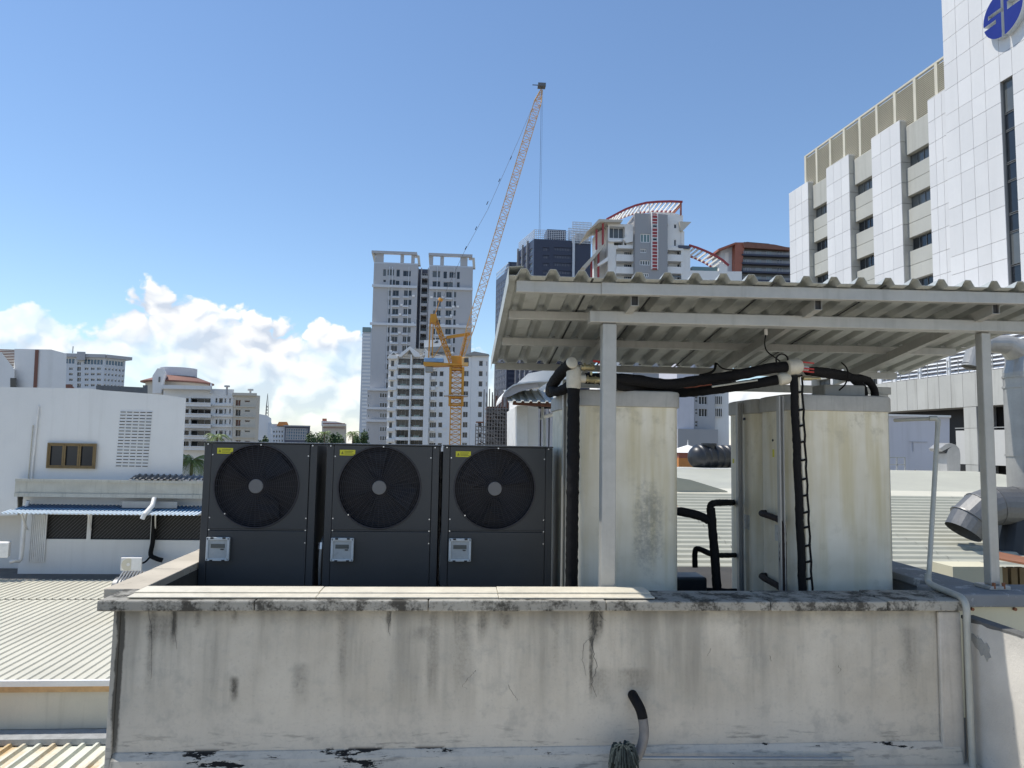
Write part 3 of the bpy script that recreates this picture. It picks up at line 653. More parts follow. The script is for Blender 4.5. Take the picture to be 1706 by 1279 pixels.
for sx in (3.66, 3.73):
    b = MB(); b.tube([(sx, 4.65, .012), (sx, 4.65, .052)], .012, 6); b.build('anchor_bolt', 'rust', sh)
scr = MB()                                                  # roofing screws where ribs meet purlins: tiny bright caps
for yy, xa in pur[2:]:
    for i in range(nr):
        xx = RX0 + (i + .5) * pitch
        if xx > xa + .05: scr.tube([(xx, yy - .035, rz(yy) + .022), (xx, yy - .035, rz(yy) + .034)], [.018, .006], 8)
so = scr.build('roof_screws', 'screw', sh); so['kind'] = 'stuff'
for o in sh.children:                                       # the front edge rises slightly to the right
    for v in o.data.vertices:
        if v.co.z + WL[sh].z > 1.62 and o.name.split('.')[0] not in ('front_beam', 'post'): v.co.z += .0105 * (v.co.x + WL[sh].x - .3) * max(0, 1 - (v.co.y + WL[sh].y - 4.37) / 2.25)

# ================================================================== insulated pipes on the tanks
def pipe_thing(name, base, label, cat='pipe', group=None): return thing(name, base, label, cat, group)
def pp(px, py, Y): return P(px, py, Y)
# left riser: black insulated pipe in front of the left tank with a pale taped tee on top
r1 = pipe_thing('riser_pipe', (pp(955, 975, 4.98).x, 4.98, -.35), 'thick black insulated riser pipe with pale taped joint left of the left tank')
xb = pp(954, 800, 4.98).x
b = MB(); b.lag([(xb, 4.98, -.345), (xb, 4.98, .2), (xb + .002, 4.98, .9), (xb, 4.98, 1.36)], .044, 16); b.build('insulation', 'rubber', r1, smooth=True)
b = MB(); b.tube([(xb, 4.98, 1.33), (xb, 4.98, 1.35), (xb, 4.98, 1.46), (xb, 4.98, 1.49), (xb, 4.98, 1.50)], [.045, .052, .054, .046, .03], 16); b.tube([(xb + .04, 4.98, 1.41), (xb + .085, 4.98, 1.41)], .030, 12); b.build('taped_tee', 'pvc_cream', r1, smooth=True)
b = MB(); b.tube([(xb + .085, 4.98, 1.408), (xb + .16, 4.98, 1.404), (xb + .20, 4.985, 1.40)], [.022, .024, .020], 12)
b.tube([(xb + .095, 4.98, 1.408), (xb + .105, 4.98, 1.408)], .030, 8); b.tube([(xb + .15, 4.98, 1.404), (xb + .16, 4.98, 1.404)], .030, 8)
b.tube([(xb + .125, 4.98, 1.42), (xb + .125, 4.98, 1.46)], .010, 8); b.build('ball_valve', 'brass', r1, smooth=True)
b = MB(); b.lag(smoothpath([(xb + .2, 4.985, 1.40), (xb + .34, 5.05, 1.375), (xb + .55, 5.2, 1.365), (xb + .75, 5.35, 1.36)]), [.036] * 16, 12); b.build('branch', 'rubber', r1, smooth=True)
r2 = pipe_thing('header_pipe', (.72, 5.05, 1.34), 'black insulated header elbow with round pale end cap under the shed left corner')
q0 = pp(953, 604, 4.92); q1 = pp(934, 622, 5.12); q2 = pp(921, 640, 5.35)
b = MB(); b.lag(smoothpath([q0, q1, q2, q2 + Vector((.02, .25, -.02)), q2 + Vector((.06, .6, -.02))]), .043, 14); b.build('insulation', 'rubber', r2, smooth=True)
dd = (q0 - q1).normalized(); b = MB(); b.tube([q0 - dd * .005, q0 + dd * .008, q0 + dd * .012], [.0435, .040, .034], 18); b.build('end_cap', 'pvc_cream', r2, smooth=True)
b = MB(); b.lag(smoothpath([q2 + Vector((0, .02, -.01)), pp(925, 652, 5.25), pp(940, 648, 5.15), pp(950, 640, 5.08)]), .036, 12); b.build('lower_elbow', 'rubber', r2, smooth=True)
q3 = pp(968, 612, 4.97)
b = MB(); b.tube([q3, pp(990, 612, 4.97)], .022, 10); b.tube([pp(972, 611, 4.97), pp(975, 611, 4.97)], .030, 8); b.tube([pp(984, 611, 4.97), pp(987, 611, 4.97)], .028, 8); b.build('ball_valve', 'brass', r2, smooth=True)
b = MB(); b.bar(pp(988, 601, 4.95), pp(1004, 604, 4.95), .006, .014); b.build('valve_handle', 'red', r2)
b = MB(); b.bar(pp(996, 606, 4.955), pp(1004, 596, 4.955), .006, .012); b.build('valve_lever', 'ink', r2)
# overhead runs between the tanks
oh = pipe_thing('overhead_pipe', (2.1, 5.3, 1.35), 'long black insulated pipe running overhead from the left tank to the right tank')
b = MB(); b.lag(smoothpath([pp(975, 630, 5.0), pp(1050, 632, 5.05), pp(1110, 640, 5.15), pp(1160, 634, 5.2), pp(1220, 626, 5.1), pp(1280, 614, 4.98), pp(1316, 610, 4.93)]), .040, 14); b.build('insulation', 'rubber', oh, smooth=True)
qc = pp(1322, 611, 4.92); b = MB(); b.tube([pp(1311, 612, 4.93), pp(1315, 611.5, 4.93), pp(1330, 610, 4.91), pp(1335, 609.5, 4.91)], [.044, .058, .056, .040], 18); b.build('taped_cap', 'pvc_cream', oh, smooth=True)
b = MB(); torus(b, (pp(1303, 603, 4.92).x, 4.92, pp(1303, 600, 4.92).z), .045, .006, 20, 6); b.build('tie_band', 'rubber', oh)
o2 = pipe_thing('overhead_pipe', (2.2, 5.1, 1.3), 'second black overhead pipe just below, ending in a smaller pale cap')
b = MB(); b.lag(smoothpath([pp(1060, 645, 5.6), pp(1130, 654, 5.5), pp(1180, 650, 5.3), pp(1250, 640, 5.1), pp(1298, 632, 4.97)]), .036, 14); b.build('insulation', 'rubber', o2, smooth=True)
b = MB(); b.tube([pp(1296, 632, 4.96), pp(1299, 631.5, 4.96), pp(1312, 630, 4.95), pp(1317, 629.5, 4.95)], [.034, .046, .044, .032], 16); b.build('taped_cap', 'pvc_cream', o2, smooth=True)
for i, (pa, pb) in enumerate((((1186, 644), (1262, 633)), ((1186, 640), (1226, 634)))):
    b = MB(); b.tube([pp(*pa, 5.08), pp(*pb, 5.02)], .007, 8); b.build('cable', 'pvc_grey' if i == 0 else 'rubber', o2, smooth=True)
ob = pipe_thing('red_beam', (pp(1140, 645, 5.9).x, 5.9, 1.36), 'red oxide painted steel angle behind the overhead black pipes', 'beam')
b = MB(); b.bar(pp(1085, 652, 5.93), pp(1195, 644, 5.93), .05, .065); b.build('flange', 'oxide', ob); b = MB(); b.bar(pp(1085, 659, 5.96), pp(1195, 651, 5.96), .008, .05); b.build('web', 'oxide', ob)
# outlet elbows over the right tank
o3 = pipe_thing('outlet_pipe', (3.0, 5.2, 1.35), 'two black insulated pipes bending down into the lid of the right front tank')
for j, dx_ in enumerate((0, 1)):
    b = MB(); e = (1438 if j == 0 else 1456); b.lag(smoothpath([pp(1345, 618, 4.96 + .06 * j), pp(1375, 619 + 4 * j, 5.06 + .03 * j), pp(1410, 625 + 3 * j, 5.2), pp(e - 14, 634 - j * 2, 5.3), pp(e, 648, 5.34), (pp(e + 1, 660, 5.35).x, 5.35, 1.346)]), .030, 12)
    b.build('insulation', 'rubber', o3, smooth=True)
b = MB(); b.tube(smoothpath([pp(1402, 604, 5.05), pp(1410, 612, 5.1), pp(1413, 625, 5.12), pp(1408, 640, 5.15), pp(1398, 650, 5.2)]), .006, 6); b.build('cable', 'rubber', o3, smooth=True)
for (ya, col) in ((603, 'red'), (613, 'red'), (618, 'red')):
    b = MB(); b.bar(pp(1337, ya, 4.9), pp(1356, ya + 2, 4.9), .008, .010); b.build('valve_handle', col, o3)
b = MB(); b.tube([pp(1336, 613, 4.92), pp(1346, 614, 4.93)], .016, 10); b.build('nipple', 'pvc_white', o3)
b = MB(); b.tube([pp(1338, 630, 4.93), pp(1352, 630, 4.93)], .017, 10); b.tube([pp(1352, 630, 4.93), pp(1366, 630, 4.95)], .010, 10); b.build('ball_valve', 'brass', o3, smooth=True)
# taped riser down the corner of the right tank
r4 = pipe_thing('taped_pipe', (pp(1342, 975, 4.95).x, 4.95, -.35), 'leaning black pipe tied in loops to a pale pipe on the right front tank')
A0, A1 = pp(1322, 625, 4.93), pp(1337, 975, 4.93)
ext = (A1 - A0); A1 = A0 + ext * ((A0.z + .345) / (A0.z - A1.z))
b = MB(); b.lag([A0 + (A1 - A0) * (k / 14) + Vector((.003 * math.sin(k * 2.1), 0, 0)) for k in range(15)], .028, 14); b.build('insulation', 'rubber', r4, smooth=True)
B0, B1 = pp(1330, 628, 4.955), pp(1347, 975, 4.955); ext = B1 - B0; B1 = B0 + ext * ((B0.z + .345) / (B0.z - B1.z))
b = MB(); b.tube([B0, B1], .013, 10); b.build('pale_pipe', 'tank', r4, smooth=True)
b = MB(); n = 15; rng = random.Random(4)
b.tube([B0 + (B1 - B0) * (k / 30) + Vector((.022 + .0035 * math.sin(k * 2.09), -.008, 0)) for k in range(31)], .0075, 6)
for k in range(n):
    c = B0 + (B1 - B0) * ((k + rng.uniform(-.12, .12)) / n); b.tube([c + Vector((-.024, -.014, -.006)), c + Vector((0, -.018, -.002)), c + Vector((.022, -.010, .004))], .0085, 6)
b.build('tie_cord', 'rubber', r4, smooth=True)
# strut posts
for (px, Yp, y0, z1, w, lab) in ((940, 5.35, 660, 1.40, .032, 'slim galvanised strut post beside the right heat pump'), (1302, 5.02, 645, 1.32, .036, 'galvanised channel strut in front of the right front tank'), (1233, 5.86, 670, 1.32, .045, 'galvanised channel strut in front of the right rear tank')):
    x = pp(px, 800, Yp).x; t = thing('strut_post', (x, Yp, -.35), lab, 'post')
    b = MB(); b.box(x - w / 2, x + w / 2, Yp + .012, Yp + .03, -.345, z1); b.box(x - w / 2, x - w / 2 + .008, Yp - .015, Yp + .0118, -.345, z1); b.box(x + w / 2 - .008, x + w / 2, Yp - .015, Yp + .0118, -.345, z1); b.build('channel', 'galv', t)
    b = MB(); b.box(x - .05, x + .05, Yp - .05, Yp + .06, -.35, -.3455); b.build('foot_plate', 'galv', t)
# low connections between the tanks
lc = pipe_thing('connection_pipe', (1.9, 5.5, -.35), 'black insulated tee pipe standing between the left and right tanks')
yv = 5.45
vt = pp(1184, 846, yv); vb = pp(1197, 975, yv)
b = MB(); b.lag([Vector((vb.x, yv, -.345)), Vector((vt.x + .03, yv, .1)), Vector((vt.x, yv, vt.z))], .034, 12); b.build('riser', 'rubber', lc, smooth=True)
b = MB(); b.lag(smoothpath([Vector((1.625, 5.42, .452)), pp(1150, 855, yv), pp(1172, 862, yv), pp(1181, 868, yv)]), [.018, .018, .03, .034, .034, .034, .034, .034, .034, .034, .034, .034, .034, .034, .032, .03], 12); b.build('branch', 'rubber', lc, smooth=True)
b = MB(); b.lag(smoothpath([pp(1183, 852, yv), pp(1184, 842, yv), pp(1190, 838, yv), pp(1206, 837, yv + .2), Vector((2.40, 6.08, .46)), Vector((2.44, 6.1, .46))]), .026, 12); b.build('upper_elbow', 'rubber', lc, smooth=True)
b = MB(); b.lag(smoothpath([pp(1158, 945, yv + .2), pp(1158, 920, yv + .2), pp(1163, 914, yv + .2), pp(1180, 921, yv + .1), pp(1190, 925, yv)]), .022, 12); b.build('lower_elbow', 'rubber', lc, smooth=True)
b = MB(); b.lag([pp(1192, 925, yv), pp(1208, 925, yv + .3), Vector((2.44, 6.1, .005))], .020, 12); b.build('lower_branch', 'rubber', lc, smooth=True)
b = MB(); b.box(1.80, 2.06, 5.75, 6.0, -.345, -.12); b.build('pump_body', 'plastic_black', lc, bevel=.02)
for k, (xa, ya, xb2, yb2, zz) in enumerate(((1.66, 5.15, 2.1, 5.9, -.30), (1.70, 5.35, 2.38, 5.25, -.31), (1.66, 6.0, 2.42, 5.95, -.28), (1.7, 5.6, 1.85, 6.6, -.30))):
    b = MB(); b.lag([(xa, ya, zz), ((xa + xb2) / 2, (ya + yb2) / 2 + .04, zz), (xb2, yb2, zz)], .036 if k % 2 else .028, 10); b.build('floor_run', 'rubber', lc, smooth=True)
l2 = pipe_thing('connection_pipe', (2.4, 5.0, -.35), 'brown black elbow pipe low in front of the right tanks side')
yv = 5.03; x = pp(1304, 900, yv).x
for (nm, z_, yo) in (('upper_elbow', .43, 5.46), ('lower_elbow', -.055, 5.47)):
    b = MB(); pts = [(2.44, yo, z_), (x + .03, yo - .01, z_), (x + .005, yo - .12, z_), (x, 5.18, z_ - .004), (x, 5.06, z_ - .02), (x, 5.03, z_ - .07)]
    b.lag(smoothpath(pts, 5), .023, 12); b.build(nm, 'rubber_brown', l2, smooth=True)
b = MB(); b.lag([(x, yv, .37), (x, yv, .1), (x + .003, yv, -.2), (x + .003, yv, -.345)], .025, 12); b.build('riser', 'rubber_brown', l2, smooth=True)
# a wire under the roof
wi = pipe_thing('power_cable', (2.1, 5.0, 1.5), 'thin dark cable hanging from the rafter to the overhead pipe cap', 'cable')
b = MB(); b.tube(smoothpath([pp(1276, 556, 5.0), pp(1274, 572, 4.98), pp(1278, 585, 4.96), pp(1292, 596, 4.94), pp(1300, 602, 4.93)]), .005, 6); b.build('wire', 'rubber', wi, smooth=True)
b = MB(); b.tube([pp(1276, 548, 5.0), pp(1276, 558, 5.0)], .013, 8); b.build('plug', 'pvc_white', wi)
wi = pipe_thing('power_cable', (2.0, 5.3, 1.5), 'dark cable sagging from the middle rafter to the overhead pipes', 'cable')
b = MB(); b.tube(smoothpath([pp(1192, 605, 5.5), pp(1190, 616, 5.45), pp(1180, 622, 5.4), pp(1166, 625, 5.35)]), .010, 6); b.tube(smoothpath([pp(1194, 605, 5.5), pp(1205, 614, 5.4), pp(1225, 616, 5.3), pp(1245, 615, 5.2)]), .006, 6); b.build('wire', 'rubber', wi, smooth=True)
# grey drain pipe from the right tank over the coping and down the wall corner
dp = pipe_thing('drain_pipe', (3.23, 4.35, -.98), 'grey plastic drain pipe from the right tank, over the coping and down the corner')
Yd = 4.93; c1 = pp(1562, 697, Yd); c0 = pp(1490, 700, 5.2); c2 = pp(1547, 968, 4.72)
b = MB(); b.tube([c0, c1 + Vector((-.02, .01, 0))], .013, 12); b.build('top_run', 'pvc_grey', dp, smooth=True)
b = MB(); b.tube([c1 + Vector((-.05, .02, 0)), c1 + Vector((-.008, .004, .002)), c1 + Vector((.004, 0, -.012)), c1 + Vector((0, 0, -.05))], .0185, 12); b.build('elbow', 'pvc_grey', dp, smooth=True)
b = MB(); b.tube([c1 + Vector((.003, 0, -.02)), c2], .0165, 12); b.build('down_run', 'pvc_grey', dp, smooth=True)
xk = pp(1605, 1010, 4.31).x
b = MB(); b.tube(smoothpath([c2 + Vector((.002, .005, .05)), c2 + Vector((0, 0, -.005)), Vector((c2.x - .006, 4.64, .028)), Vector((xk + .02, 4.45, .026)), Vector((xk + .004, 4.325, .018)), Vector((xk, 4.285, -.03)), Vector((xk, 4.285, -.12))], 6), .021, 12); b.build('bend', 'pvc_grey', dp, smooth=True)
b = MB(); b.tube([(xk, 4.285, -.08), (xk + .005, 4.285, -.985)], .020, 12); b.build('lower_run', 'pvc_grey', dp, smooth=True)
# waste hose and mop at the foot of the wall
hs = pipe_thing('waste_hose', (1.2, 4.2, -.98), 'curved dark hose coming out of a hole in the wall')
q = pp(1055, 1160, 4.37)
hp = smoothpath([Vector((q.x, 4.42, q.z + .005)), Vector((q.x, 4.34, q.z)), pp(1068, 1185, 4.29), pp(1073, 1215, 4.27), pp(1070, 1240, 4.26), pp(1060, 1262, 4.25), pp(1045, 1279, 4.24), pp(1032, 1292, 4.23)], 5)
b = MB(); b.tube(hp[:13], .030, 14); b.build('hose_sleeve', 'rubber', hs, smooth=True)
b = MB(); b.tube(hp[12:], .029, 14); b.build('hose_end', 'hose_grey', hs, smooth=True)
mo = pipe_thing('mop', (1.2, 4.27, -.985), 'dark string mop lying at the foot of the wall with a grey pole', 'mop')
e0, e1 = pp(1066, 1262, 4.27), pp(1422, 1264, 4.29)
b = MB(); b.tube([e0, e1 + (e0 - e1).normalized() * .07], .011, 10); b.build('pole', 'mop_pole', mo, smooth=True)
b = MB(); b.tube([e1 + (e0 - e1).normalized() * .075, e1], .014, 10); b.build('grip', 'pvc_grey', mo, smooth=True)
random.seed(5); b = MB(); hc = pp(1036, 1262, 4.24)
for k in range(230):
    a = random.uniform(0, 2 * math.pi); rr = random.uniform(.02, .085) ; h = random.uniform(.3, 1)
    p0 = hc + Vector((.02 * math.cos(a), -.03 + .02 * math.sin(a), .07 * h)); p1 = hc + Vector((rr * .8 * math.cos(a), -.04 + rr * .5 * math.sin(a), .085 * h + random.uniform(-.01, .02))); p2 = hc + Vector((rr * 1.05 * math.cos(a), -.04 + rr * .7 * math.sin(a), random.uniform(-.07, .02)))
    b.tube(smoothpath([p0, p1, p2], 3), .006, 5)
b.build('head', 'mop', mo, smooth=True, fix=False)

# ================================================================== helpers for roofs and plants
def ribbed(mb, x0, x1, y0, y1, z0, z1, pitch, h, ax='y', flat=.55):
    """sheet with trapezoid ribs; ribs run along y (ax='y', z0 at y0, z1 at y1) or along x (then z goes with y too)"""
    prof = []
    a, bnd = (x0, x1) if ax == 'y' else (y0, y1); n = max(1, int(round((bnd - a) / pitch))); p = (bnd - a) / n
    for i in range(n):
        for u, v in ((0, 0), (flat, 0), (flat + .10, h), (.90, h)): prof.append((a + (i + u) * p, v))
    prof.append((bnd, 0)); m = len(prof)
    zz = lambda y: z0 + (z1 - z0) * (y - y0) / (y1 - y0)
    if ax == 'y': vs = [(q, y, zz(y) + v) for y in (y0, y1) for q, v in prof]
    else: vs = [(x, q, zz(q) + v) for x in (x0, x1) for q, v in prof]
    mb.add(vs, [(i, i + 1, m + i + 1, m + i) for i in range(m - 1)]); return mb
def leafy(mb, c, rx, ry, rz_, n, size, rng, clumps=9):
    cs = []
    for k in range(clumps):
        a = rng.uniform(0, 6.283); q = rng.uniform(.3, .85)
        cs.append((Vector((c[0] + rx * q * math.cos(a), c[1] + ry * q * math.sin(a), c[2] + rz_ * rng.uniform(-.6, .75))), rng.uniform(.28, .5)))
    for k in range(n):
        cc, f = rng.choice(cs); d = Vector((rng.gauss(0, 1), rng.gauss(0, 1), rng.gauss(0, 1))).normalized() * rng.uniform(.5, 1) * f
        p = cc + Vector((d.x * rx, d.y * ry, d.z * rz_)); u = Vector((rng.gauss(0, 1), rng.gauss(0, 1), rng.gauss(0, 1))).normalized(); v = u.orthogonal().normalized(); s = size * rng.uniform(.6, 1.3)
        mb.add([p - u * s, p - v * s * .5, p + u * s, p + v * s * .5], [(0, 1, 2, 3)])
def tree(px, pyt, pyb, wpx, Y, label, seed, group=None, zb=-16):
    rng = random.Random(seed); top = P(px, pyt, Y); bot = P(px, pyb, Y); k = Y / F; rx = wpx / 2 * k; rz_ = (top.z - bot.z) / 2; c = (top + bot) / 2
    t = thing('tree', (c.x, c.y, zb), label, 'tree', group)
    b = MB(); b.tube([(c.x, c.y, zb), (c.x + .1 * rx, c.y, (zb + c.z) / 2), (c.x, c.y, c.z)], [rx * .16, rx * .11, rx * .05], 8)
    for i in range(5):
        a = i * 1.3; b.tube([(c.x, c.y, c.z - rz_ * .9), (c.x + rx * .6 * math.cos(a), c.y + rx * .6 * math.sin(a), c.z + rz_ * .3)], [rx * .06, rx * .02], 6)
    b.build('trunk', 'bark', t, smooth=True)
    b = MB(); leafy(b, c, rx, rx * .9, rz_, 3200, max(.13, 1.8 * k), rng); b.build('crown', 'leaf', t, fix=False)
def palm(px, py, wpx, Y, label, seed, n=15, droop=1., group=None, zb=-16):
    rng = random.Random(seed); c = P(px, py, Y); L = wpx / 2 * Y / F
    t = thing('palm_tree', (c.x, c.y, zb), label, 'palm tree', group)
    b = MB(); b.tube([(c.x - .3, c.y, zb), (c.x - .1, c.y, (zb + c.z) / 2), (c.x, c.y, c.z)], [L * .10, L * .08, L * .06], 8); b.build('trunk', 'bark', t, smooth=True)
    for k in range(n):
        a = k * 2.399 + rng.uniform(-.2, .2); up = rng.uniform(.15, 1.15); l = L * rng.uniform(.8, 1.15); b = MB(); prev = None; pts = []
        for j in range(9):
            s = j / 8; pts.append(c + Vector((math.cos(a) * l * s * (1 - .15 * s), math.sin(a) * l * s * (1 - .15 * s), l * (up * s - droop * 1.05 * s * s))))
        b.tube(pts, [l * .018 * (1.1 - j / 8) for j in range(9)], 4)
        side = Vector((-math.sin(a), math.cos(a), 0))
        for j in range(26):
            s = .12 + .86 * j / 25; i = min(int(s * 8), 7); f_ = s * 8 - i; p = pts[i].lerp(pts[i + 1], f_); d = (pts[i + 1] - pts[i]).normalized()
            w = l * .33 * math.sin(math.pi * min(1, s * .9 + .1)) ** .6
            for sg in (-1, 1):
                tip = p + side * sg * w * .8 + d * w * .55 + Vector((0, 0, -w * .38)); e = d * l * .014
                b.add([p - e, p + e, tip], [(0, 1, 2)])
        b.build('frond', 'leaf_palm', t, fix=False)

# ================================================================== white house on the left and the roofs below it
FH = Fr(0, 25, sk=300)
ho = thing('white_house', (-12, 25, -8), 'white rendered house with a wooden window and a vent block panel', 'house')
FH.poly([(-90, 643), (150, 647), (172, 650), (268, 657), (310, 663), (303, 803), (29, 801), (29, 858), (-90, 861)], 0, 9).build('upper_wall', 'white_wall', ho)
b = MB(); FH.box(b, *FH.rect(-90, 858, 62, 950)[:2], 1.5, 8, -4.2, FH.px(20, 857)[1]); b.build('recessed_wall', 'white_wall', ho)
lw_ = FH.rect(34, 828, 350, 948); holes = [FH.rect(78, 857, 145, 898), FH.rect(152, 857.5, 251, 899), FH.rect(259, 858, 348, 900)]
b = MB(); FH.holed(b, lw_[0], lw_[1], -4.2, lw_[3], holes, .25); FH.box(b, lw_[0], lw_[1], .3, 6, -4.2, lw_[3]); b.build('lower_wall', 'white_wall', ho, fix=False)
for h in holes:
    b = MB(); FH.box(b, h[0] - .02, h[1] + .02, .10, .14, h[2] - .02, h[3] + .02); so = b.build('screen', 'mesh_dark', ho)
    b = MB(); n = int((h[1] - h[0] + h[3] - h[2]) / .12)
    for k in range(n):                                   # slanting wires of the screen mesh
        s = h[0] + k * .12; dz = h[3] - h[2]; a0 = max(s - dz, h[0]); a1 = min(s, h[1])
        if a1 > a0: b.bar(FH.to(a0, .09, h[2] + max(0, (a0 - (s - dz)))), FH.to(a1, .09, h[2] + (a1 - (s - dz))), .007)
    w = b.build('screen_wire', 'steel_dark', so, fix=False); w['kind'] = 'stuff'
h = FH.rect(49, 857, 77, 936); b = MB(); n = 9
for k in range(n): FH.box(b, h[0] + (h[1] - h[0]) * k / n + .006, h[0] + (h[1] - h[0]) * (k + 1) / n - .006, -.05, -.003, h[2], h[3])
b.build('door', 'pvc_white', ho)['kind'] = 'stuff'
# three-pane wooden window
h = FH.rect(78.5, 738, 160, 780); wroot = MB(); s0, s1, z0, z1 = h; fw = .05
for (a, c, d, e) in ((s0, s1, z1 - fw, z1), (s0, s1, z0, z0 + fw), (s0, s0 + fw, z0 + fw, z1 - fw), (s1 - fw, s1, z0 + fw, z1 - fw)): FH.box(wroot, a, c, -.10, -.002, d, e)
wo_ = wroot.build('window', 'wood', ho)
for k in range(3):
    w = (s1 - s0 - 2 * fw) / 3; a = s0 + fw + w * k; b = MB()
    for (p, q, r, s) in ((a, a + w, z1 - fw - .045, z1 - fw), (a, a + w, z0 + fw, z0 + fw + .045), (a, a + .06, z0 + fw + .045, z1 - fw - .045), (a + w - .06, a + w, z0 + fw + .045, z1 - fw - .045)): FH.box(b, p + .004, q - .004, -.08, -.003, r, s)
    b.build('sash', 'wood', wo_)
    b = MB(); FH.box(b, a + .06, a + w - .06, -.03, -.004, z0 + fw + .045, z1 - fw - .045); b.build('pane', 'glass', wo_)
b = MB(); b2 = MB()
x0, x1, z0, z1 = FH.rect(197, 684, 252, 779)
for j in range(18):
    for i in range(5):
        u = x0 + (x1 - x0) * (i + .08) / 5 - (.006 * j * .4); v = u + (x1 - x0) / 5 * .80; zz = z1 - (z1 - z0) * (j + .5) / 18
        FH.box(b, u, v, -.008, -.002, zz - .012, zz + .014); FH.box(b2, u - .01, v + .01, -.03, -.002, zz + .016, zz + .030)
b.build('vent_slots', 'mesh_dark', ho)['kind'] = 'stuff'; b2.build('vent_hoods', 'white_wall', ho)['kind'] = 'stuff'
q = FH.rect(54, 676, 62, 800)
b = MB(); b.tube([FH.to(q[0] + .12, -.05, q[3]), FH.to(q[0] + .06, -.05, q[2])], .03, 8); b.build('wall_conduit', 'pvc_white', ho)
b = MB(); b.tube([FH.to(q[0] - .01, -.05, FH.px(55, 708)[1]), FH.to(q[0] - .04, -.05, q[2])], .018, 8); b.build('rusty_conduit', 'pvc_cream', ho)
h = FH.rect(24, 803, 352, 829, n=-.5); b = MB(); FH.box(b, h[0], h[1], -.45, -.003, h[2], h[3]); FH.box(b, h[0], h[1], -.50, -.452, h[3] - .02, h[3] + .07); FH.box(b, h[0], h[1], -.49, -.452, h[2], h[2] + .12); b.build('concrete_ledge', 'concrete_pale', ho)
b = MB(); q = FH.rect(225, 797, 350, 806); ribbed(b, q[0], q[1] + .5, 24.5, 24.98, h[3] + .08, h[3] + .22, .2, .05); b.build('lean_roof', 'duct_dull', ho, fix=False)
aw = thing('blue_awning', (-12, 24.5, -1.6), 'blue corrugated awning with pale scalloped edge over the dark screens', 'awning')
q0 = FH.px(46, 839)[0]; q1 = FH.px(352, 845)[0]; za = FH.px(180, 842)[1]; zf = P(180, 857.5, 23.7).z; zm = za + (zf - za) * .62
b = MB(); ribbed(b, q0, q1, 24.18, 24.98, zm, za, .13, .035, flat=.4); b.build('sheet', 'blue_sheet', aw, fix=False)
b = MB(); ribbed(b, q0 - .12, q1, 23.7, 24.19, zf, zm - .008, .13, .035, flat=.4); b.build('front_edge', 'blue_edge', aw, fix=False)
b = MB(); FH.box(b, *FH.rect(205, 832, 295, 850)[:2], -.55, -.50, za - .02, FH.px(250, 833)[1]); b.build('clear_panel', 'duct', aw)
for px in (30, 136, 243):
    s, _ = FH.px(px + 16, 880); z1_ = FH.px(px, 856)[1]; z0_ = FH.px(px, 877)[1]
    b = MB(); b.bar(FH.to(s, -.02, z0_ - .1), FH.to(s, -1.2, zf + .02), .04); b.build('bracket', 'pvc_white', aw)
dp_ = thing('downpipe', (FH.px(42, 900)[0], 24.6, -3.6), 'white downpipe at the left end of the blue awning', 'pipe')
b = MB(); s = FH.px(42, 880)[0]; b.tube(smoothpath([FH.to(s + .1, -.35, FH.px(42, 832)[1]), FH.to(s + .02, -.3, FH.px(42, 860)[1]), FH.to(s, -.3, FH.px(40, 925)[1]), FH.to(s - .15, -.45, FH.px(36, 930)[1]), FH.to(s - .3, -.5, FH.px(32, 932)[1])]), .06, 10); b.build('pipe_run', 'pvc_white', dp_, smooth=True)
dp_ = thing('downpipe', (FH.px(256, 900)[0], 24.6, -3.6), 'black downpipe with a foot bend by the outdoor unit', 'pipe')
b = MB(); s = FH.px(256, 880)[0]; b.tube(smoothpath([FH.to(s, -.15, FH.px(256, 858)[1]), FH.to(s, -.15, FH.px(254, 900)[1]), FH.to(s - .04, -.2, FH.px(254, 922)[1]), FH.to(s + .15, -.4, FH.px(262, 927)[1]), FH.to(s + .35, -.4, FH.px(270, 930)[1])]), .075, 10); b.build('pipe_run', 'rubber', dp_, smooth=True)
b = MB(); b.tube(smoothpath([FH.to(s - .04, -.2, FH.px(254, 925)[1]), FH.to(s - .2, -.35, FH.px(247, 933)[1]), FH.to(s - .4, -.4, FH.px(240, 936)[1])]), .03, 8); b.build('hose_tail', 'rubber', dp_, smooth=True)
dp_ = thing('gutter_spout', (FH.px(246, 850)[0], 23.9, -1.5), 'white offset spout from the concrete ledge over the blue awning', 'pipe')
b = MB(); b.tube([P(257, 830, 24.4), P(254, 842, 24.2), P(240, 858, 23.6), P(237, 864, 23.6)], .075, 10); b.build('pipe_run', 'pvc_white', dp_, smooth=True)
for (r, lab) in (((201, 929, 236, 951), 'small white outdoor air conditioner below the awning, beside the black downpipe'), ((-20, 904, 14, 929), 'white outdoor air conditioner cut by the left picture edge')):
    h = FH.rect(*r, n=-1.6); t = thing('outdoor_unit', (h[0] + .3, 23.5, h[2]), lab, 'air conditioner')
    b = MB(); FH.box(b, h[0], h[1], -1.6, -1.25, h[2], h[3]); b.build('casing', 'pvc_white', t, bevel=.02)
    cx = h[0] + (h[1] - h[0]) * .36; cz = (h[2] + h[3]) / 2; b = MB(); b.tube([FH.to(cx, -1.605, cz), FH.to(cx, -1.63, cz)], .19, 20); b.build('fan_grille', 'louver', t)
    b = MB(); b.tube([FH.to(cx, -1.632, cz), FH.to(cx, -1.64, cz)], .05, 12); b.build('hub', 'pvc_white', t)
zr = -3.62
ra = thing('metal_roof', (-9.5, 19, zr), 'white ribbed metal roof below the white house', 'roof')
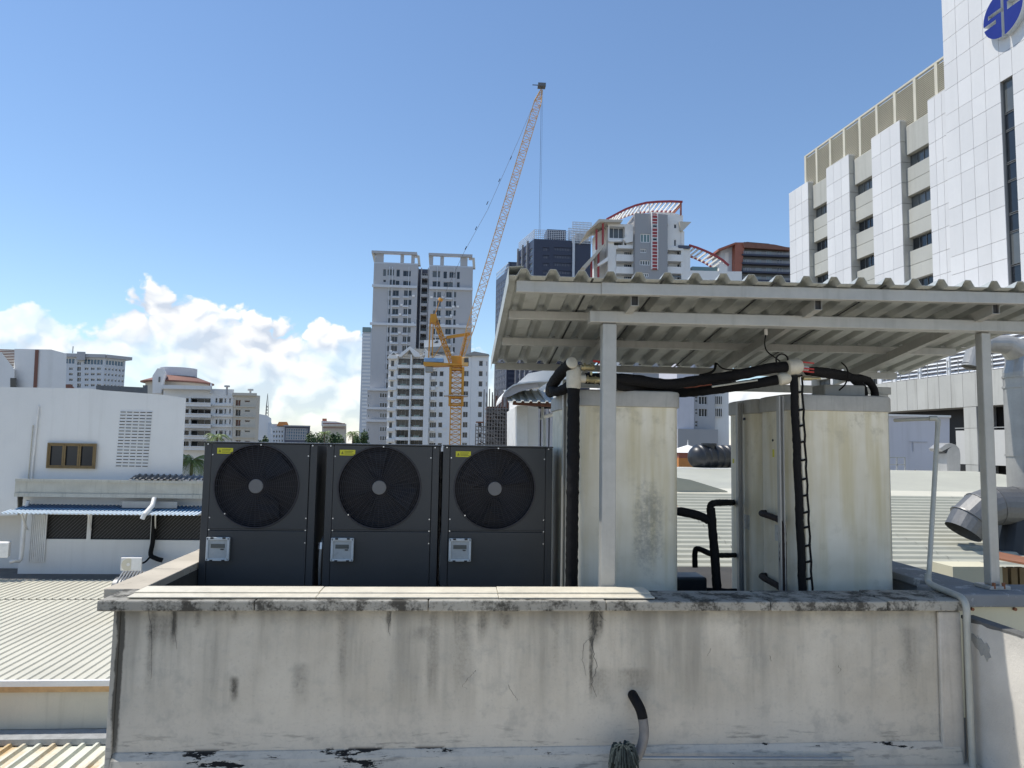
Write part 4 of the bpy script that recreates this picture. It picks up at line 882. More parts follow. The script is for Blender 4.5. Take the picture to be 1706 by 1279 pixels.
for k in range(4):
    x0 = -16.5 + k * 3.3
    b = MB(); ribbed(b, x0, x0 + 3.3, 14.42, 21.2, zr - .10, zr + .02, .206, .028, flat=.74); b.build('roof_sheet', 'white_roof', ra, fix=False)
    b = MB(); ribbed(b, x0 + .05, x0 + 3.35, 21.0, 23.6, zr + .032, zr + .06, .206, .028, flat=.74); b.build('roof_sheet', 'white_roof', ra, fix=False)
b = MB(); b.box(-16.5, -3.2, 14.36, 14.44, zr - .145, zr - .04); b.build('edge_flashing', 'white_wall', ra)
b = MB(); b.box(-16.5, -3.2, 14.40, 14.43, zr - .26, zr - .146); b.build('rusty_batten', 'rust_pale', ra)
b = MB(); b.box(-16.5, -3.2, 14.46, 14.6, zr - .95, zr - .262); b.build('fascia', 'fascia_beige', ra)
b = MB(); b.box(-16.5, -3.2, 14.0, 14.45, zr - 1.06, zr - .955); b.build('gutter_ledge', 'coping_grey', ra)
b = MB(); b.box(-17, -2.6, 23.3, 26, zr - .6, zr - .01); struct(b.build('yard_slab', 'concrete_dark'))
b = MB(); b.box(-17, -2.6, 8, 26, -16, -5.6); struct(b.build('block_below', 'concrete'))
rb = thing('metal_roof', (-7, 11, -4.8), 'lower ribbed metal roof with orange rust stains at the left bottom', 'roof')
def rust_roof():
    m = bpy.data.materials.new('rust_roof'); m.use_nodes = True; nt = m.node_tree; b = nt.nodes['Principled BSDF']
    g = nt.nodes.new('ShaderNodeNewGeometry'); pos = g.outputs['Position']; sp = nt.nodes.new('ShaderNodeSeparateXYZ'); nt.links.new(pos, sp.inputs[0])
    x, y, z = (E(nt, sp.outputs[i]) for i in range(3)); sv = comb(nt, x, y * .16, z); n1 = noise(nt, sv, 2.2, 5, .6); n2 = noise(nt, pos, 22, 4, .6)
    c = mixc(nt, (n1 * .8 + n2 * .2 + x.ss(-6.2, -9) * .12).ss(.46, .68), (.70, .70, .58), (.60, .40, .18)); nt.links.new(c, b.inputs['Base Color']); b.inputs['Roughness'].default_value = .6; MATS['rust_roof'] = m
rust_roof()
for k in range(4):
    b = MB(); ribbed(b, -12 + k * 2.3, -9.7 + k * 2.3, 8, 14.3, -4.72, -4.70, .27, .06, flat=.6); b.build('roof_sheet', 'rust_roof', rb, fix=False)
rv = thing('roof_vent', (P(214, 970, 19.5).x, 19.5, zr), 'curved ribbed roof vent hood beside the parapet corner', 'vent')
q = P(214, 978, 19.5)
for k in range(9):
    b = MB(); x = q.x - .28 + k * .075; b.tube(arc((x, 19.5, q.z), .40, 15, 165, 10, (0.25, -1, 0), (.35, 0, 1)), .022, 6); b.build('rib', 'duct', rv, smooth=True)
b = MB(); b.tube([(q.x - .3, 19.5, q.z - .1), (q.x + .40, 19.5, q.z - .1)], .36, 20); b.build('core', 'duct_dull', rv, smooth=True)

# ================================================================== buildings beyond on the left
F45 = Fr(0, 45, sk=100)
t = thing('white_building', (-23, 45, -16), 'white gabled building with a red brown strip at the far left', 'building')
F45.poly([(-120, 600), (2, 586), (24, 615), (24, 660), (-120, 660)], 0, 10).build('gable_wall', 'white_wall2', t)
F45.poly([(24, 581), (85, 582), (111, 589), (109, 660), (24, 660)], .4, 10).build('wall', 'white_wall2', t)
b = MB(); q = F45.rect(0, 581, 24, 612, .6)
for k in range(12): F45.box(b, q[0] - .8, q[1], .55, .75, q[2] + (q[3] - q[2]) * k / 12, q[2] + (q[3] - q[2]) * (k + .6) / 12)
b.build('slat_screen', 'tile_brown', t)['kind'] = 'stuff'
F45.poly([(17, 629.5), (27, 629.5), (27, 650), (17, 650)], -.02, .35).build('opening', 'glass', t)
F45.poly([(58.5, 582.5), (64.5, 582.5), (61, 650), (55, 650)], .34, .5).build('red_strip', 'tile_brown', t)
def grid(f, t, xs, ys, n=.2, t_=.25, **kw):
    hs = [f.rect(a, c, b_, d) for a, b_ in xs for c, d in ys]
    for h in hs: window(f, h, t, n=n, **kw)
    return hs
t = thing('office_block', (P(150, 650, 150).x, 150, -16), 'grey white office block with a blue glass top floor', 'building')
f = Fr(0, 150, sk=160); ys = [(612 + 9.2 * k, 616.2 + 9.2 * k) for k in range(4)]
hs = grid(f, t, [(115, 121.5), (141, 148), (151.5, 158), (161.5, 168.5)], ys, fw=.08) ; hs += grid(f, t, [(128.5, 135)], [(602, 608), (611, 618), (620, 627), (629, 636), (638.5, 646)], fw=.08)
hs += [f.rect(140, 598, 172, 607.5)]; window(f, hs[-1], t, cols=6, gl='glass_blue', fw=.1); hs += [f.rect(108, 596, 125, 606)]; window(f, hs[-1], t, cols=3, gl='glass_blue', fw=.1)
r = f.rect(60, 593, 173, 640, yr=620); b = MB(); f.holed(b, r[0], r[1], -16, r[3], hs, .3); f.box(b, r[0], r[1] - .01, .35, 20, -16, r[3]); b.build('wall', 'grey_pale', t, fix=False)
b = MB(); q = f.rect(60, 589, 176, 594.5); f.box(b, q[0], q[1], -.6, 20, q[2], q[3]); b.build('roof_slab', 'grey_far', t)
b = MB(); q = f.rect(128, 586.5, 142, 600); f.box(b, q[0], q[1], -.9, 6, q[2], q[3]); b.build('stair_core', 'grey_far', t)
s0 = f.to(r[1], 0, 0); f2 = Fr(s0.x, s0.y, 52)
ss = [f2.px(x, 620)[0] for x in (173, 208)]
hs = []
for k in range(6):
    a = ss[1] * (k + .25) / 6
    for y0, y1 in ys: 
        zc = f.rect(170, y0, 174, y1); h = (a, a + ss[1] * .09, zc[2], zc[3]); hs.append(h); window(f2, h, t, cols=1, fw=.08)
h = (.3, ss[1] * .92, f.px(172, 607.5)[1], f.px(172, 598.5)[1]); hs.append(h); window(f2, h, t, cols=6, gl='glass_blue', fw=.1)
b = MB(); f2.holed(b, 0, ss[1], -16, r[3] - .02, hs, .3); b.build('side_wall', 'grey_pale', t, fix=False)
b = MB(); q = f.rect(60, 589, 176, 594.5); f2.box(b, 0, ss[1] + 1, -.7, 6, q[2] + .01, q[3] - .01); b.build('roof_slab', 'grey_far', t)
b = MB(); w = P(121, 588, 150); b.tube([w, w + Vector((0, 0, 1.4))], .08, 5); b.build('antenna', 'cable', t)
t = thing('dark_parapet', (P(200, 655, 60).x, 60, -16), 'dark grey rooftop parapet just above the white house roofline', 'wall')
f = Fr(0, 60, sk=235); f.poly([(160, 642), (172, 642), (238, 645), (238, 641.5), (246, 641.5), (246, 670), (160, 670)], 0, .5).build('front_wall', 'steel_dark', t); f.poly([(166, 648), (244, 648), (244, 672), (166, 672)], .6, 8).build('block', 'grey_far2', t)
t = thing('low_house', (P(115, 648, 70).x, 70, -16), 'small brown roofed house between the white building and the office block', 'house')
f = Fr(0, 70, sk=115); f.poly([(95, 645), (110, 640), (118, 640), (126, 648), (126, 665), (95, 665)], 0, 5).build('gable_roof', 'tile_brown', t); f.poly([(97, 650), (124, 650), (124, 670), (97, 670)], -.1, 4).build('wall', 'beige_far', t)
# balcony flats with round penthouse
t = thing('balcony_flats', (P(340, 700, 90).x, 90, -16), 'white flats with long dark balconies and a round brown roofed penthouse', 'building')
f = Fr(0, 90, sk=375); hs = []; yy = [664, 682, 699.5, 718, 736]
for k, y in enumerate(yy):
    for (a, c, dy) in ((296, 314.5, 9.5), (318, 351, 9.5), (359, 362.5, 8), (364.5, 372, 8.5), (374, 377, 8), (382, 384.5, 8)):
        h = f.rect(a, y - 1, c, y + dy - 1); hs.append(h); window(f, h, t, n=1.2 if c - a > 12 else .2, cols=3 if c - a > 12 else 1, fw=.06)
r = f.rect(270, 647, 388, 740, yr=690); b = MB(); f.holed(b, r[0], r[1], -16, r[3], hs, 1.2); f.box(b, r[0] + .01, r[1] - .01, 1.4, 14, -16, r[3]); b.build('wall', 'white_wall2', t, fix=False)
for y in yy:
    for a, c in ((290, 351.5),):
        q = f.rect(a, y + 8.4, c, y + 13.2); b = MB(); f.box(b, q[0], q[1], -1.1, -.003, q[2], q[3]); f.box(b, q[0], q[1], -1.2, -1.101, q[3], q[3] + .12); b.build('balcony', 'white_wall2', t)
    q = f.rect(353, y + 9, 388, y + 12); b = MB(); f.box(b, q[0], q[1], -.35, -.003, q[2], q[3]); b.build('sill_band', 'white_wall2', t)
b = MB(); q = f.rect(270, 643, 352, 649); f.box(b, q[0], q[1], -1.2, .4, q[2], q[3]); b.build('parapet', 'white_wall2', t)
b = MB(); q = f.rect(350, 640, 353, 655); f.box(b, q[0], q[1], -.5, .4, q[2], q[3] + .1); b.build('pier', 'grey_pale', t)
c = f.to((f.px(262, 640)[0] + f.px(318, 640)[0]) / 2, 7, 0); zt = P(285, 613.5, 97).z; zl = P(285, 630, 97).z; zb_ = P(285, 660, 97).z; rr = (f.px(315, 625, 7)[0] - f.px(256, 625, 7)[0]) / 2
b = MB(); b.tube([(c.x, c.y, zl - .5), (c.x, c.y, zt)], rr, 28); b.build('round_drum', 'grey_pale', t, smooth=True)
b = MB(); r2_ = (f.px(345, 637, 7)[0] - f.px(229, 637, 7)[0]) / 2; zo = P(285, 637, 97).z; b.tube([(c.x, c.y, zo - .15), (c.x, c.y, zo), (c.x, c.y, P(285, 626, 97).z)], [r2_, r2_, rr * .9], 28); b.build('roof_skirt', 'tile_brown', t, smooth=True)
b = MB(); b.tube([(c.x, c.y, zb_ - 3), (c.x, c.y, zo - .16)], r2_ * .86, 28); b.build('penthouse_wall', 'beige_far', t, smooth=True)
f.poly([(254, 626), (262, 613.5), (272, 613.5), (275, 620), (268, 655), (254, 655)], 0.5, 4).build('stair_tower', 'white_wall2', t)
q = f.rect(263.5, 627, 266.5, 636); b = MB(); f.box(b, q[0], q[1], .42, .6, q[2], q[3]); b.build('slot_window', 'glass', t)
t = thing('beige_flats', (P(410, 700, 88).x, 88, -16), 'beige block of flats right of the white balcony flats', 'building')
f = Fr(0, 88, sk=418); hs = []
for k, y in enumerate((667, 683, 700, 717, 734)):
    for (a, c, dy) in ((392.5, 401, 11), (408, 416.5, 2.8)):
        h = f.rect(a, y - 1 + (1 if dy < 5 else 0), c, y + dy - 1 + (1 if dy < 5 else 0)); hs.append(h); window(f, h, t, cols=2 if dy > 5 else 1, gl='glass' if k % 2 else 'tile_brown', fm='beige_far', fw=.05)
r = f.rect(388.5, 658, 426, 740, yr=690); b = MB(); f.holed(b, r[0], r[1], -16, r[3], hs, .3); f.box(b, r[0] + .01, r[1] - .01, .32, 12, -16, r[3]); b.build('wall', 'beige_far', t, fix=False)
s0 = f.to(r[1], 0, 0); f2 = Fr(s0.x, s0.y, 55); e = f2.px(432, 690)[0]; b = MB(); f2.box(b, 0, e, 0, 5, -16, r[3]); b.build('side_wall', 'beige_far', t)
b = MB(); q = f.rect(387, 654.5, 428, 659); f.box(b, q[0], q[1], -.3, 10, q[2], q[3]); b.build('roof_slab', 'beige_far', t)
for k, y in enumerate((677, 694, 711, 728)):
    q = f.rect(388.7, y - 1, 426, y + 1); b = MB(); f.box(b, q[0], q[1], -.16, -.003, q[2], q[3]); b.build('string_course', 'beige_far', t)
for px, py in ((378, 650), (417, 656)):
    b = MB(); q = P(px, py, 90); b.tube([q + Vector((0, 0, -.6)), q + Vector((0, 0, .4))], .12, 6); b.tube([q + Vector((0, 0, .4)), q + Vector((0, 0, .6))], .35, 8); b.build('roof_vent', 'grey_far', t)
t = thing('white_slab_building', (P(441, 710, 120).x, 120, -16), 'plain white slab building beside the lattice mast', 'building')
f = Fr(0, 120, sk=445); f.poly([(425, 688), (445, 692), (452, 697), (452, 745), (425, 745)], 0, 8).build('wall', 'white_wall2', t); q = f.rect(446, 704, 452, 740); b = MB(); f.box(b, q[0], q[1], -.3, -.003, q[2], q[3]); b.build('stair_bay', 'grey_pale', t)
t = thing('lattice_mast', (P(446, 700, 300).x, 300, -16), 'thin distant lattice mast rising above the white slab building', 'mast')
b = MB(); q = P(446, 655, 300); z0 = -16; Hh = q.z - z0
for i in range(3):
    a = i * 2.094; b.tube([(q.x + 2.0 * math.cos(a), 300 + 2.0 * math.sin(a), z0), (q.x + .5 * math.cos(a), 300 + .5 * math.sin(a), z0 + Hh * .85), (q.x, 300, q.z)], [.14, .1, .06], 4)
for k in range(24):
    z = z0 + Hh * .86 * k / 24; r_ = 2.0 - 1.5 * k / 24
    for i in range(3): a = i * 2.094; a2 = a + 2.094; b.bar((q.x + r_ * math.cos(a), 300 + r_ * math.sin(a), z), (q.x + r_ * .95 * math.cos(a2), 300 + r_ * .95 * math.sin(a2), z + Hh * .035), .12)
b.build('lattice', 'steel_dark', t, fix=False)
t = thing('hall_building', (P(480, 720, 220).x, 220, -16), 'grey glazed building with an orange tiled roof turret', 'building')
f = Fr(0, 220, sk=505); hs = grid(f, t, [(455 + 4.6 * k, 458 + 4.6 * k) for k in range(4)], [(717, 721), (724, 729), (732, 736)], cols=1, fw=.1)
r = f.rect(452, 711, 474, 740, yr=725); b = MB(); f.holed(b, r[0], r[1], -16, r[3], hs, .4); f.box(b, r[0] + .01, r[1] - .01, .42, 14, -16, r[3]); b.build('wall', 'grey_pale', t, fix=False)
q = f.rect(474, 710, 516, 745); b = MB(); f.box(b, q[0], q[1], -1, 14, -16, q[3]); b.build('glazed_wing', 'dark_far2', t)
h = f.rect(476, 713, 512, 733); window(f, h, t, n=-1.1, cols=9, rows=4, gl='glass_blue', fm='grey_far2', fw=.25)
b = MB(); q = f.rect(472.5, 708.6, 517, 710.4); f.box(b, q[0], q[1], -2, 15, q[2], q[3]); b.build('roof_slab', 'grey_far2', t)
f.poly([(452, 706), (474, 706), (474, 712), (452, 712)], .5, 10).build('attic', 'grey_pale', t)
f.poly([(461, 709), (464.5, 702.5), (478, 702.5), (481, 709)], -.5, 7).build('turret_roof', 'orange_tile', t)
t = thing('beige_hotel', (P(556, 710, 260).x, 260, -16), 'small beige building with brown bands above the trees', 'building')
f = Fr(0, 260, sk=570); f.poly([(536.5, 706), (577, 706), (577, 745), (536.5, 745)], 0, 14).build('wall', 'beige_far', t)
f.poly([(535.5, 701), (560, 702), (576, 706), (577, 709), (535.5, 709)], -.8, 10).build('upper_storey', 'white_wall2', t)
f.poly([(537, 697), (544, 697), (544, 702), (537, 702)], 0, 5).build('stair_tower', 'brick_red', t)
for y in (704.4, 711.5): f.poly([(538, y), (575, y + .5), (575, y + 1.8), (538, y + 1.4)], -1.2, -.9).build('window_band', 'tile_brown', t)
random.seed(11)
tl = [(512, 719, 790, 38, 'leafy green tree nearest the orange roofed building'), (534, 714, 795, 46, 'broad green tree under the beige building'), (556, 717, 790, 36, 'dark green tree between the two small palms'), (577, 719, 790, 36, 'dark green tree left of the grey tower foot'), (600, 720, 790, 32, 'green tree at the foot of the slim far tower')]
for i, (px, a, b_, w, lab) in enumerate(tl): tree(px, a, b_, w, 138 + i * 3, lab, 40 + i, 'trees beyond the heat pumps')
tree(437, 724, 800, 30, 80, 'small yellow green tree right of the beige flats', 71, 'trees beyond the heat pumps')
palm(541, 722, 30, 128, 'small palm above the middle of the distant trees', 3, group='distant palms'); palm(588, 722, 34, 128, 'small palm left of the grey tower', 4, group='distant palms')
palm(362, 729, 48, 55, 'palm tops showing above the left heat pump', 5, n=18); palm(320, 768, 84, 27, 'large sunlit palm between the white house and the left heat pump', 6, n=22)
tree(330, 800, 870, 60, 34, 'green bush filling the gap beside the white house', 77)

# ================================================================== towers in the middle
def lattice(mb, p0, p1, w, n, r, up=(0, 1, 0), w1=None):
    """square lattice boom from p0 to p1"""
    p0 = Vector(p0); p1 = Vector(p1); d = (p1 - p0).normalized(); up = Vector(up); a = d.cross(up).normalized(); bv = a.cross(d).normalized(); w1 = w1 or w
    def c(t, i): ww = (w + (w1 - w) * t) / 2; sx, sy = ((-1, -1), (1, -1), (1, 1), (-1, 1))[i]; return p0 + (p1 - p0) * t + a * sx * ww + bv * sy * ww
    for i in range(4): mb.bar(c(0, i), c(1, i), r * 1.6)
    for k in range(n):
        for i in range(4):
            j = (i + 1) % 4; t0, t1 = k / n, (k + 1) / n
            if k % 2: mb.bar(c(t0, i), c(t1, j), r)
            else: mb.bar(c(t0, j), c(t1, i), r)
            mb.bar(c(t1, i), c(t1, j), r)
# ---- slim far tower
t = thing('slim_tower', (P(610, 700, 420).x, 420, -16), 'slim pale tower half hidden behind the left edge of the grey twin tower', 'tower')
f = Fr(0, 420); q = f.rect(601, 547, 640, 740, yr=640); b = MB(); f.box(b, q[0], q[1], 0, 25, -16, q[3]); b.build('wall', 'grey_pale', t)
for k in range(27):
    y = 556 + 6 * k; h = f.rect(603, y, 617, y + 3.2); window(f, h, t, n=-.1, cols=4, fw=.7, gl='glass_blue', fm='white_far')
q = f.rect(604, 545, 618, 553); b = MB(); f.box(b, q[0], q[1], -.5, 8, q[2], q[3]); b.build('crown', 'glass_green', t)
# ---- grey twin tower
t = thing('grey_tower', (P(700, 700, 235).x, 235, -16), 'tall grey twin block tower with open framed crowns and a dark central slot', 'tower')
f = Fr(0, 235); YR = 560
WR = random.Random(17)
def ac_box(f, h, n=-.45):                               # outdoor unit hung beside a window
    k = 'acb'
    if k not in BAL: BAL[k] = MB().box(-.42, .42, -.36, 0, 0, .62).mesh('outdoor_unit', 'white_far')
    inst('outdoor_unit', BAL[k], f.to(h[0] - .6 if WR.random() < .5 else h[1] + .6, -.004, h[2] - .3), f.a, t)
BAL = {}
def wing(x0, x1, ytop, upper, rows, y0row, cols, name):
    hs = []
    for (a, c, d, e, n_) in upper: h = f.rect(a - .5, c - .4, d + .5, e + .6); hs.append(h); window(f, h, t, cols=n_, fw=.07, fm='grey_far')
    for k in range(rows):
        y = y0row + 15.35 * k
        for (a, c) in cols:
            h = f.rect(a, y - .6, c, y + 8.6); h = (f.px(a - .5, YR)[0], f.px(c + .5, YR)[0], h[2], h[3]); hs.append(h); window(f, h, t, cols=2 if c - a > 5 else 1, fw=.07, fm='grey_far')
            if WR.random() < .3: ac_box(f, h)
            if c - a > 5:
                b = MB(); f.box(b, h[0] - .3, h[1] + .3, -.7, -.003, h[2] - .75, h[2] - .35); b.build('window_ledge', 'grey_pale', t)
    r = f.rect(x0, ytop, x1, 740, yr=YR); b = MB(); f.holed(b, r[0], r[1], -16, r[3], hs, .4); f.box(b, r[0] + .01, r[1] - .01, .45, 12, -16, r[3]); b.build(name, 'grey_far', t, fix=False)
    return r
L = wing(619, 693, 439.5, [(638.7, 448.5, 642.7, 459, 1), (646, 449, 656, 458, 3), (661, 449, 665.6, 460, 1), (672, 451, 684, 459.5, 2), (639, 466, 642.5, 469, 1), (650, 466, 657.8, 476, 2), (659.5, 467.5, 665, 475.5, 1), (672, 468, 683.5, 476, 2)], 17, 484, ((644.5, 648.3), (652.6, 661.6), (671.2, 677), (678.4, 683.3)), 'left_wing_wall')
Rr = wing(712, 785.5, 444.5, [(721, 451.5, 733, 461, 2), (739.2, 452.5, 744.2, 463, 1), (749, 453, 758.6, 462, 3), (761.6, 453, 765.6, 464, 1), (721, 468.5, 733, 477.5, 2), (739.3, 470, 746, 478, 1), (747, 470, 754, 481, 1), (761.5, 470, 765.5, 480, 1)], 9, 486.5, ((720.7, 724.4), (726.6, 732.6), (742, 750.4), (754.4, 758)), 'right_wing_wall')
q = f.rect(690, 442, 715, 740, yr=YR); b = MB(); f.box(b, q[0], q[1], 5, 20, -16, q[3]); b.build('slot_wall', 'dark_far2', t)
for k in range(14):
    y = 446 + 15.5 * k; r = f.rect(698.5, y, 711, y + 15.5); c = (f.px(700, YR)[0], f.px(709.5, YR)[0]); z0 = r[2]; z1 = z0 + .9; b = MB(); f.box(b, c[0] - .2, c[1] + .2, 1.5, 5, z0, z0 + .25); f.box(b, c[0] - .2, c[1] + .2, 1.5, 1.7, z0 + .25, z1); b.build('balcony', 'grey_far', t)
    h = (c[0], c[1], z0 + .3, z0 + 2.4); window(f, h, t, n=4.8, cols=3, fw=.1, fm='grey_far2')
for px in (698.7, 710.2):
    s = f.px(px, YR)[0]; b = MB(); f.box(b, s - .15, s + .15, 1.4, 2.2, -16, f.px(px, 444)[1]); b.build('slot_column', 'grey_far', t)
for (ya, x0, x1) in ((477.5, 617.5, 692.5), (540.5, 616, 693), (481.2, 713, 786), (543.8, 713, 786)):
    q = f.rect(x0, ya - 2.2, x1, ya + 1.8, yr=YR); b = MB(); f.box(b, q[0], q[1], -.9, -.003, q[2], q[3]); b.build('cornice', 'grey_pale', t)
for (ya, x0) in ((649.5, 613.5), (680.5, 612), (701, 610)):
    q = f.rect(x0, ya - 2, 660, ya + 2); b = MB(); f.box(b, q[0], q[1], -2.5, 16, q[2], q[3]); b.build('cornice', 'grey_pale', t)
q = f.rect(611.5, 650, 660, 740, yr=700); b = MB(); f.box(b, q[0], q[1], -1.6, 16, -16, q[3]); b.build('podium_wall', 'grey_far', t)
for y in (655, 671, 688, 711, 726):
    h = f.rect(633, y, 646, y + 8); window(f, h, t, n=-1.72, cols=3, fw=.15, fm='grey_pale')
    h = f.rect(613.5, y + 2, 616.5, y + 8); window(f, h, t, n=-1.72, cols=1, fw=.15, fm='grey_pale')
for px in (645.3, 650.5, 678, 726, 754):
    s = f.px(px, YR)[0]; b = MB(); b.bar(f.to(s, -.12, -16), f.to(s, -.12, f.px(px, 444)[1]), .22); b.build('drain_pipe', 'grey_pale', t)
for (x0, x1, yt, cs, r) in ((619, 694.5, 419.5, ((625.5, 638.5), (667, 672.5), (685, 690.5)), L), (714, 787, 423.5, ((716, 721.5), (733.5, 739.5), (767, 779)), Rr)):
    q = f.rect(x0, yt, x1, yt + 3.6, yr=430); 
    for (u, v, m_, n_) in ((q[0], q[1], -.6, .9), (q[0], q[0] + 1.2, .905, 4.0), (q[1] - 1.2, q[1], .905, 4.0)): b = MB(); f.box(b, u, v, m_, n_, q[2], q[3] + .1); b.build('crown_beam', 'grey_far', t)
    for (a, c) in cs:
        u, v = f.px(a, 432)[0], f.px(c, 432)[0]; b = MB(); f.box(b, u, v, .3, 1.5, r[3] + .002, q[2] - .003); b.build('crown_column', 'grey_far', t)
    b = MB(); f.box(b, r[0], r[1], .2, .6, r[3] + .002, r[3] + .5); b.build('parapet', 'grey_pale', t)
    for e, g in ((r[0], q[0]), (r[1], q[1])):
        b = MB(); b.prism([f.to(e, .4, r[3]), f.to(g, .4, q[2] - .01), f.to(g, 2.4, q[2] - .01), f.to(e, 2.4, r[3])], f.u * (.8 if g < e else -.8)); b.build('crown_fin', 'beige_far', t)
# ---- white balcony condominium
t = thing('white_condominium', (P(730, 700, 205).x, 205, -16), 'white condominium with curved balconies and little gables behind the crane', 'building')
f = Fr(0, 205); hs = []; rows = [599.5 + 17.1 * k for k in range(9)]; YR = 660
def wx(a, c, y, h_): r = f.rect(a, y, c, y + h_); return (f.px(a, YR)[0], f.px(c, YR)[0], r[2], r[3])
def balcony(s0, s1, z0, z1, d, bulge=.5):
    w = round(s1 - s0, 1); hh = round(z1 - z0, 1); k = (w, hh, d)
    if k not in BAL:
        b = MB(); n = 8; outer = [(-w / 2 + w * i / n, -d - bulge * math.sin(math.pi * i / n)) for i in range(n + 1)]
        b.prism([(-w / 2, 0, 0)] + [(x, y, 0) for x, y in outer] + [(w / 2, 0, 0)], (0, 0, .3))
        for i in range(n): b.prism([(outer[i][0], outer[i][1], .301), (outer[i + 1][0], outer[i + 1][1], .301), (outer[i + 1][0], outer[i + 1][1] + .18, .301), (outer[i][0], outer[i][1] + .18, .301)], (0, 0, hh - .3))
        for x in (-w / 2, w / 2 - .18): b.box(x, x + .18, -d, -.002, .301, hh)
        BAL[k] = b.mesh('balcony', 'white_far')
    return inst('balcony', BAL[k], f.to((s0 + s1) / 2, -.003, z0), 0, t)
for k, y in enumerate(rows):
    h = wx(649.5, 655, y + 1, 9.5); hs.append(h); window(f, h, t, cols=1, fw=.06)
    q = wx(645.8, 660.5, y + 11.3, 5); b = MB(); f.box(b, q[0], q[1], -.9, -.003, q[2], q[3]); b.build('ledge', 'white_far', t)
    for (a, c) in ((662.2, 682.2), (685.8, 706)):
        h = wx(a, c, y - 2.6, 12); hs.append(h); window(f, h, t, n=1.6, cols=3, fw=.06)
        q = wx(a - .6, c + .4, y + 8.9, 5.2); balcony(*q, 1.3, .6)
        g = MB(); f.box(g, q[0] + 1.0, q[1] - 1.0, -1.98, -1.92, q[3] + .0, q[3] + .42); g.build('glass_rail', 'glass_green', t)
    h = wx(716.8, 727.6, y + 1.4, 8.6); hs.append(h); window(f, h, t, cols=3, fw=.06)
    q = wx(718, 724.5, y + 10.8, 5); b = MB(); f.box(b, q[0], q[1], -1.0, -.003, q[2], q[3]); b.build('planter', 'white_far', t)
    h = wx(731.4, 738, y + 1.6, 8.2); hs.append(h); window(f, h, t, cols=1, fw=.06)
    if WR.random() < .5: ac_box(f, h)
    h = wx(771.8, 780, y + 1, 9); hs.append(h); window(f, h, t, cols=2, fw=.06)
    h = wx(796.8, 803.4, y + 1.2, 8.8); hs.append(h); window(f, h, t, cols=1, fw=.06)
    h = wx(809, 811, y + 2, 8); hs.append(h); window(f, h, t, cols=1, fw=.1)
r = f.rect(646, 592, 784, 740, yr=YR); b = MB(); f.holed(b, r[0], r[1], -16, r[3], hs, 1.6); f.box(b, r[0] + .01, r[1] - .01, 1.7, 16, -16, r[3]); b.build('wall', 'white_far', t, fix=False)
r2 = f.rect(784.2, 590, 813, 740, yr=YR); b = MB(); f.holed(b, r2[0], r2[1], -16, r2[3], hs, .5); f.box(b, r2[0] + .01, r2[1] - .01, .55, 14, -16, r2[3]); b.build('right_wing_wall', 'white_far', t, fix=False)
s = f.px(710.8, YR)[0]; b = MB(); f.box(b, s - .75, s + .75, -1.6, -.004, -16, f.px(711, 586)[1]); b.build('pier', 'white_far', t)
s = f.px(684, YR)[0]; b = MB(); f.box(b, s - .22, s + .22, -1.9, -.004, -16, f.px(684, 592)[1]); b.build('pier', 'white_far', t)
s = f.px(659, YR)[0]; b = MB(); f.box(b, s - .4, s + .4, -.5, -.004, -16, f.px(659, 592)[1]); b.build('pier', 'white_far', t)
def gable(pts, n0, n1, nm='gable'):
    o = f.poly(pts, n0, n1).build(nm, 'white_far', t); return o
gable([(645.5, 594), (656, 584.5), (663, 592.5), (663, 597), (645.5, 597)], -1.6, 6); gable([(662, 593), (682.5, 576.5), (698, 588), (700, 594), (690, 594), (682.5, 582), (668, 594)], -2.4, -.5)
gable([(667, 593), (682.5, 580), (694, 592)], -.6, 8, 'gable_wall'); gable([(703, 592), (709.5, 580.5), (716.5, 590)], -1.2, 6)
f.poly([(678.5, 590), (684, 583), (690, 590)], -.75, -.62).build('gable_window', 'glass', t); f.poly([(706, 588), (709.5, 583.5), (713, 588)], -1.35, -1.22).build('gable_window', 'glass', t); f.poly([(652, 590.5), (656, 587), (659.5, 590.5)], -1.75, -1.62).build('gable_window', 'glass', t)
f.poly([(690, 580), (712, 582), (722, 590), (700, 592)], 3, 12).build('roof', 'concrete', t)
f.poly([(706.5, 566.5), (743, 565), (743, 588), (706.5, 580)], 1.0, 10).build('penthouse_wall', 'white_far', t); f.poly([(707, 578.5), (742, 576.5), (752, 585), (702, 588)], -.6, .9).build('penthouse_roof', 'concrete', t)
f.poly([(723, 571), (729, 566.5), (730, 571)], .8, .95).build('penthouse_window', 'glass', t)
f.poly([(775, 590.5), (790, 585), (814, 589.5), (815.5, 592), (775, 592)], -.8, 10).build('right_roof', 'concrete', t)
# ---- tower crane
t = thing('tower_crane', (P(759, 730, 150).x, 150, -16), 'yellow luffing tower crane with a long raised lattice jib', 'crane')
Yc = 150; k_ = Yc / F; mx_ = P(759.5, 680, Yc).x; b = MB(); zt = P(759, 612, Yc).z
lattice(b, (mx_, Yc, -16), (mx_, Yc, zt), 2.25, 30, .12); b.build('mast', 'crane', t, fix=False)
b = MB(); zz0 = P(759, 675, Yc).z
for sx in (-1, 1):
    for sy in (-1, 1): b.box(mx_ + sx * 1.35 - .22, mx_ + sx * 1.35 + .22, Yc + sy * 1.35 - .22, Yc + sy * 1.35 + .22, zz0, zt)
for z in (zz0, zz0 + 1.6, P(759, 659, Yc).z, zt - .5):
    for sx in (-1, 1): b.box(mx_ + sx * 1.35 - .15, mx_ + sx * 1.35 + .15, Yc - 1.6, Yc + 1.6, z - .15, z + .15); b.box(mx_ - 1.6, mx_ + 1.6, Yc + sx * 1.35 - .15, Yc + sx * 1.35 + .15, z - .14, z + .14)
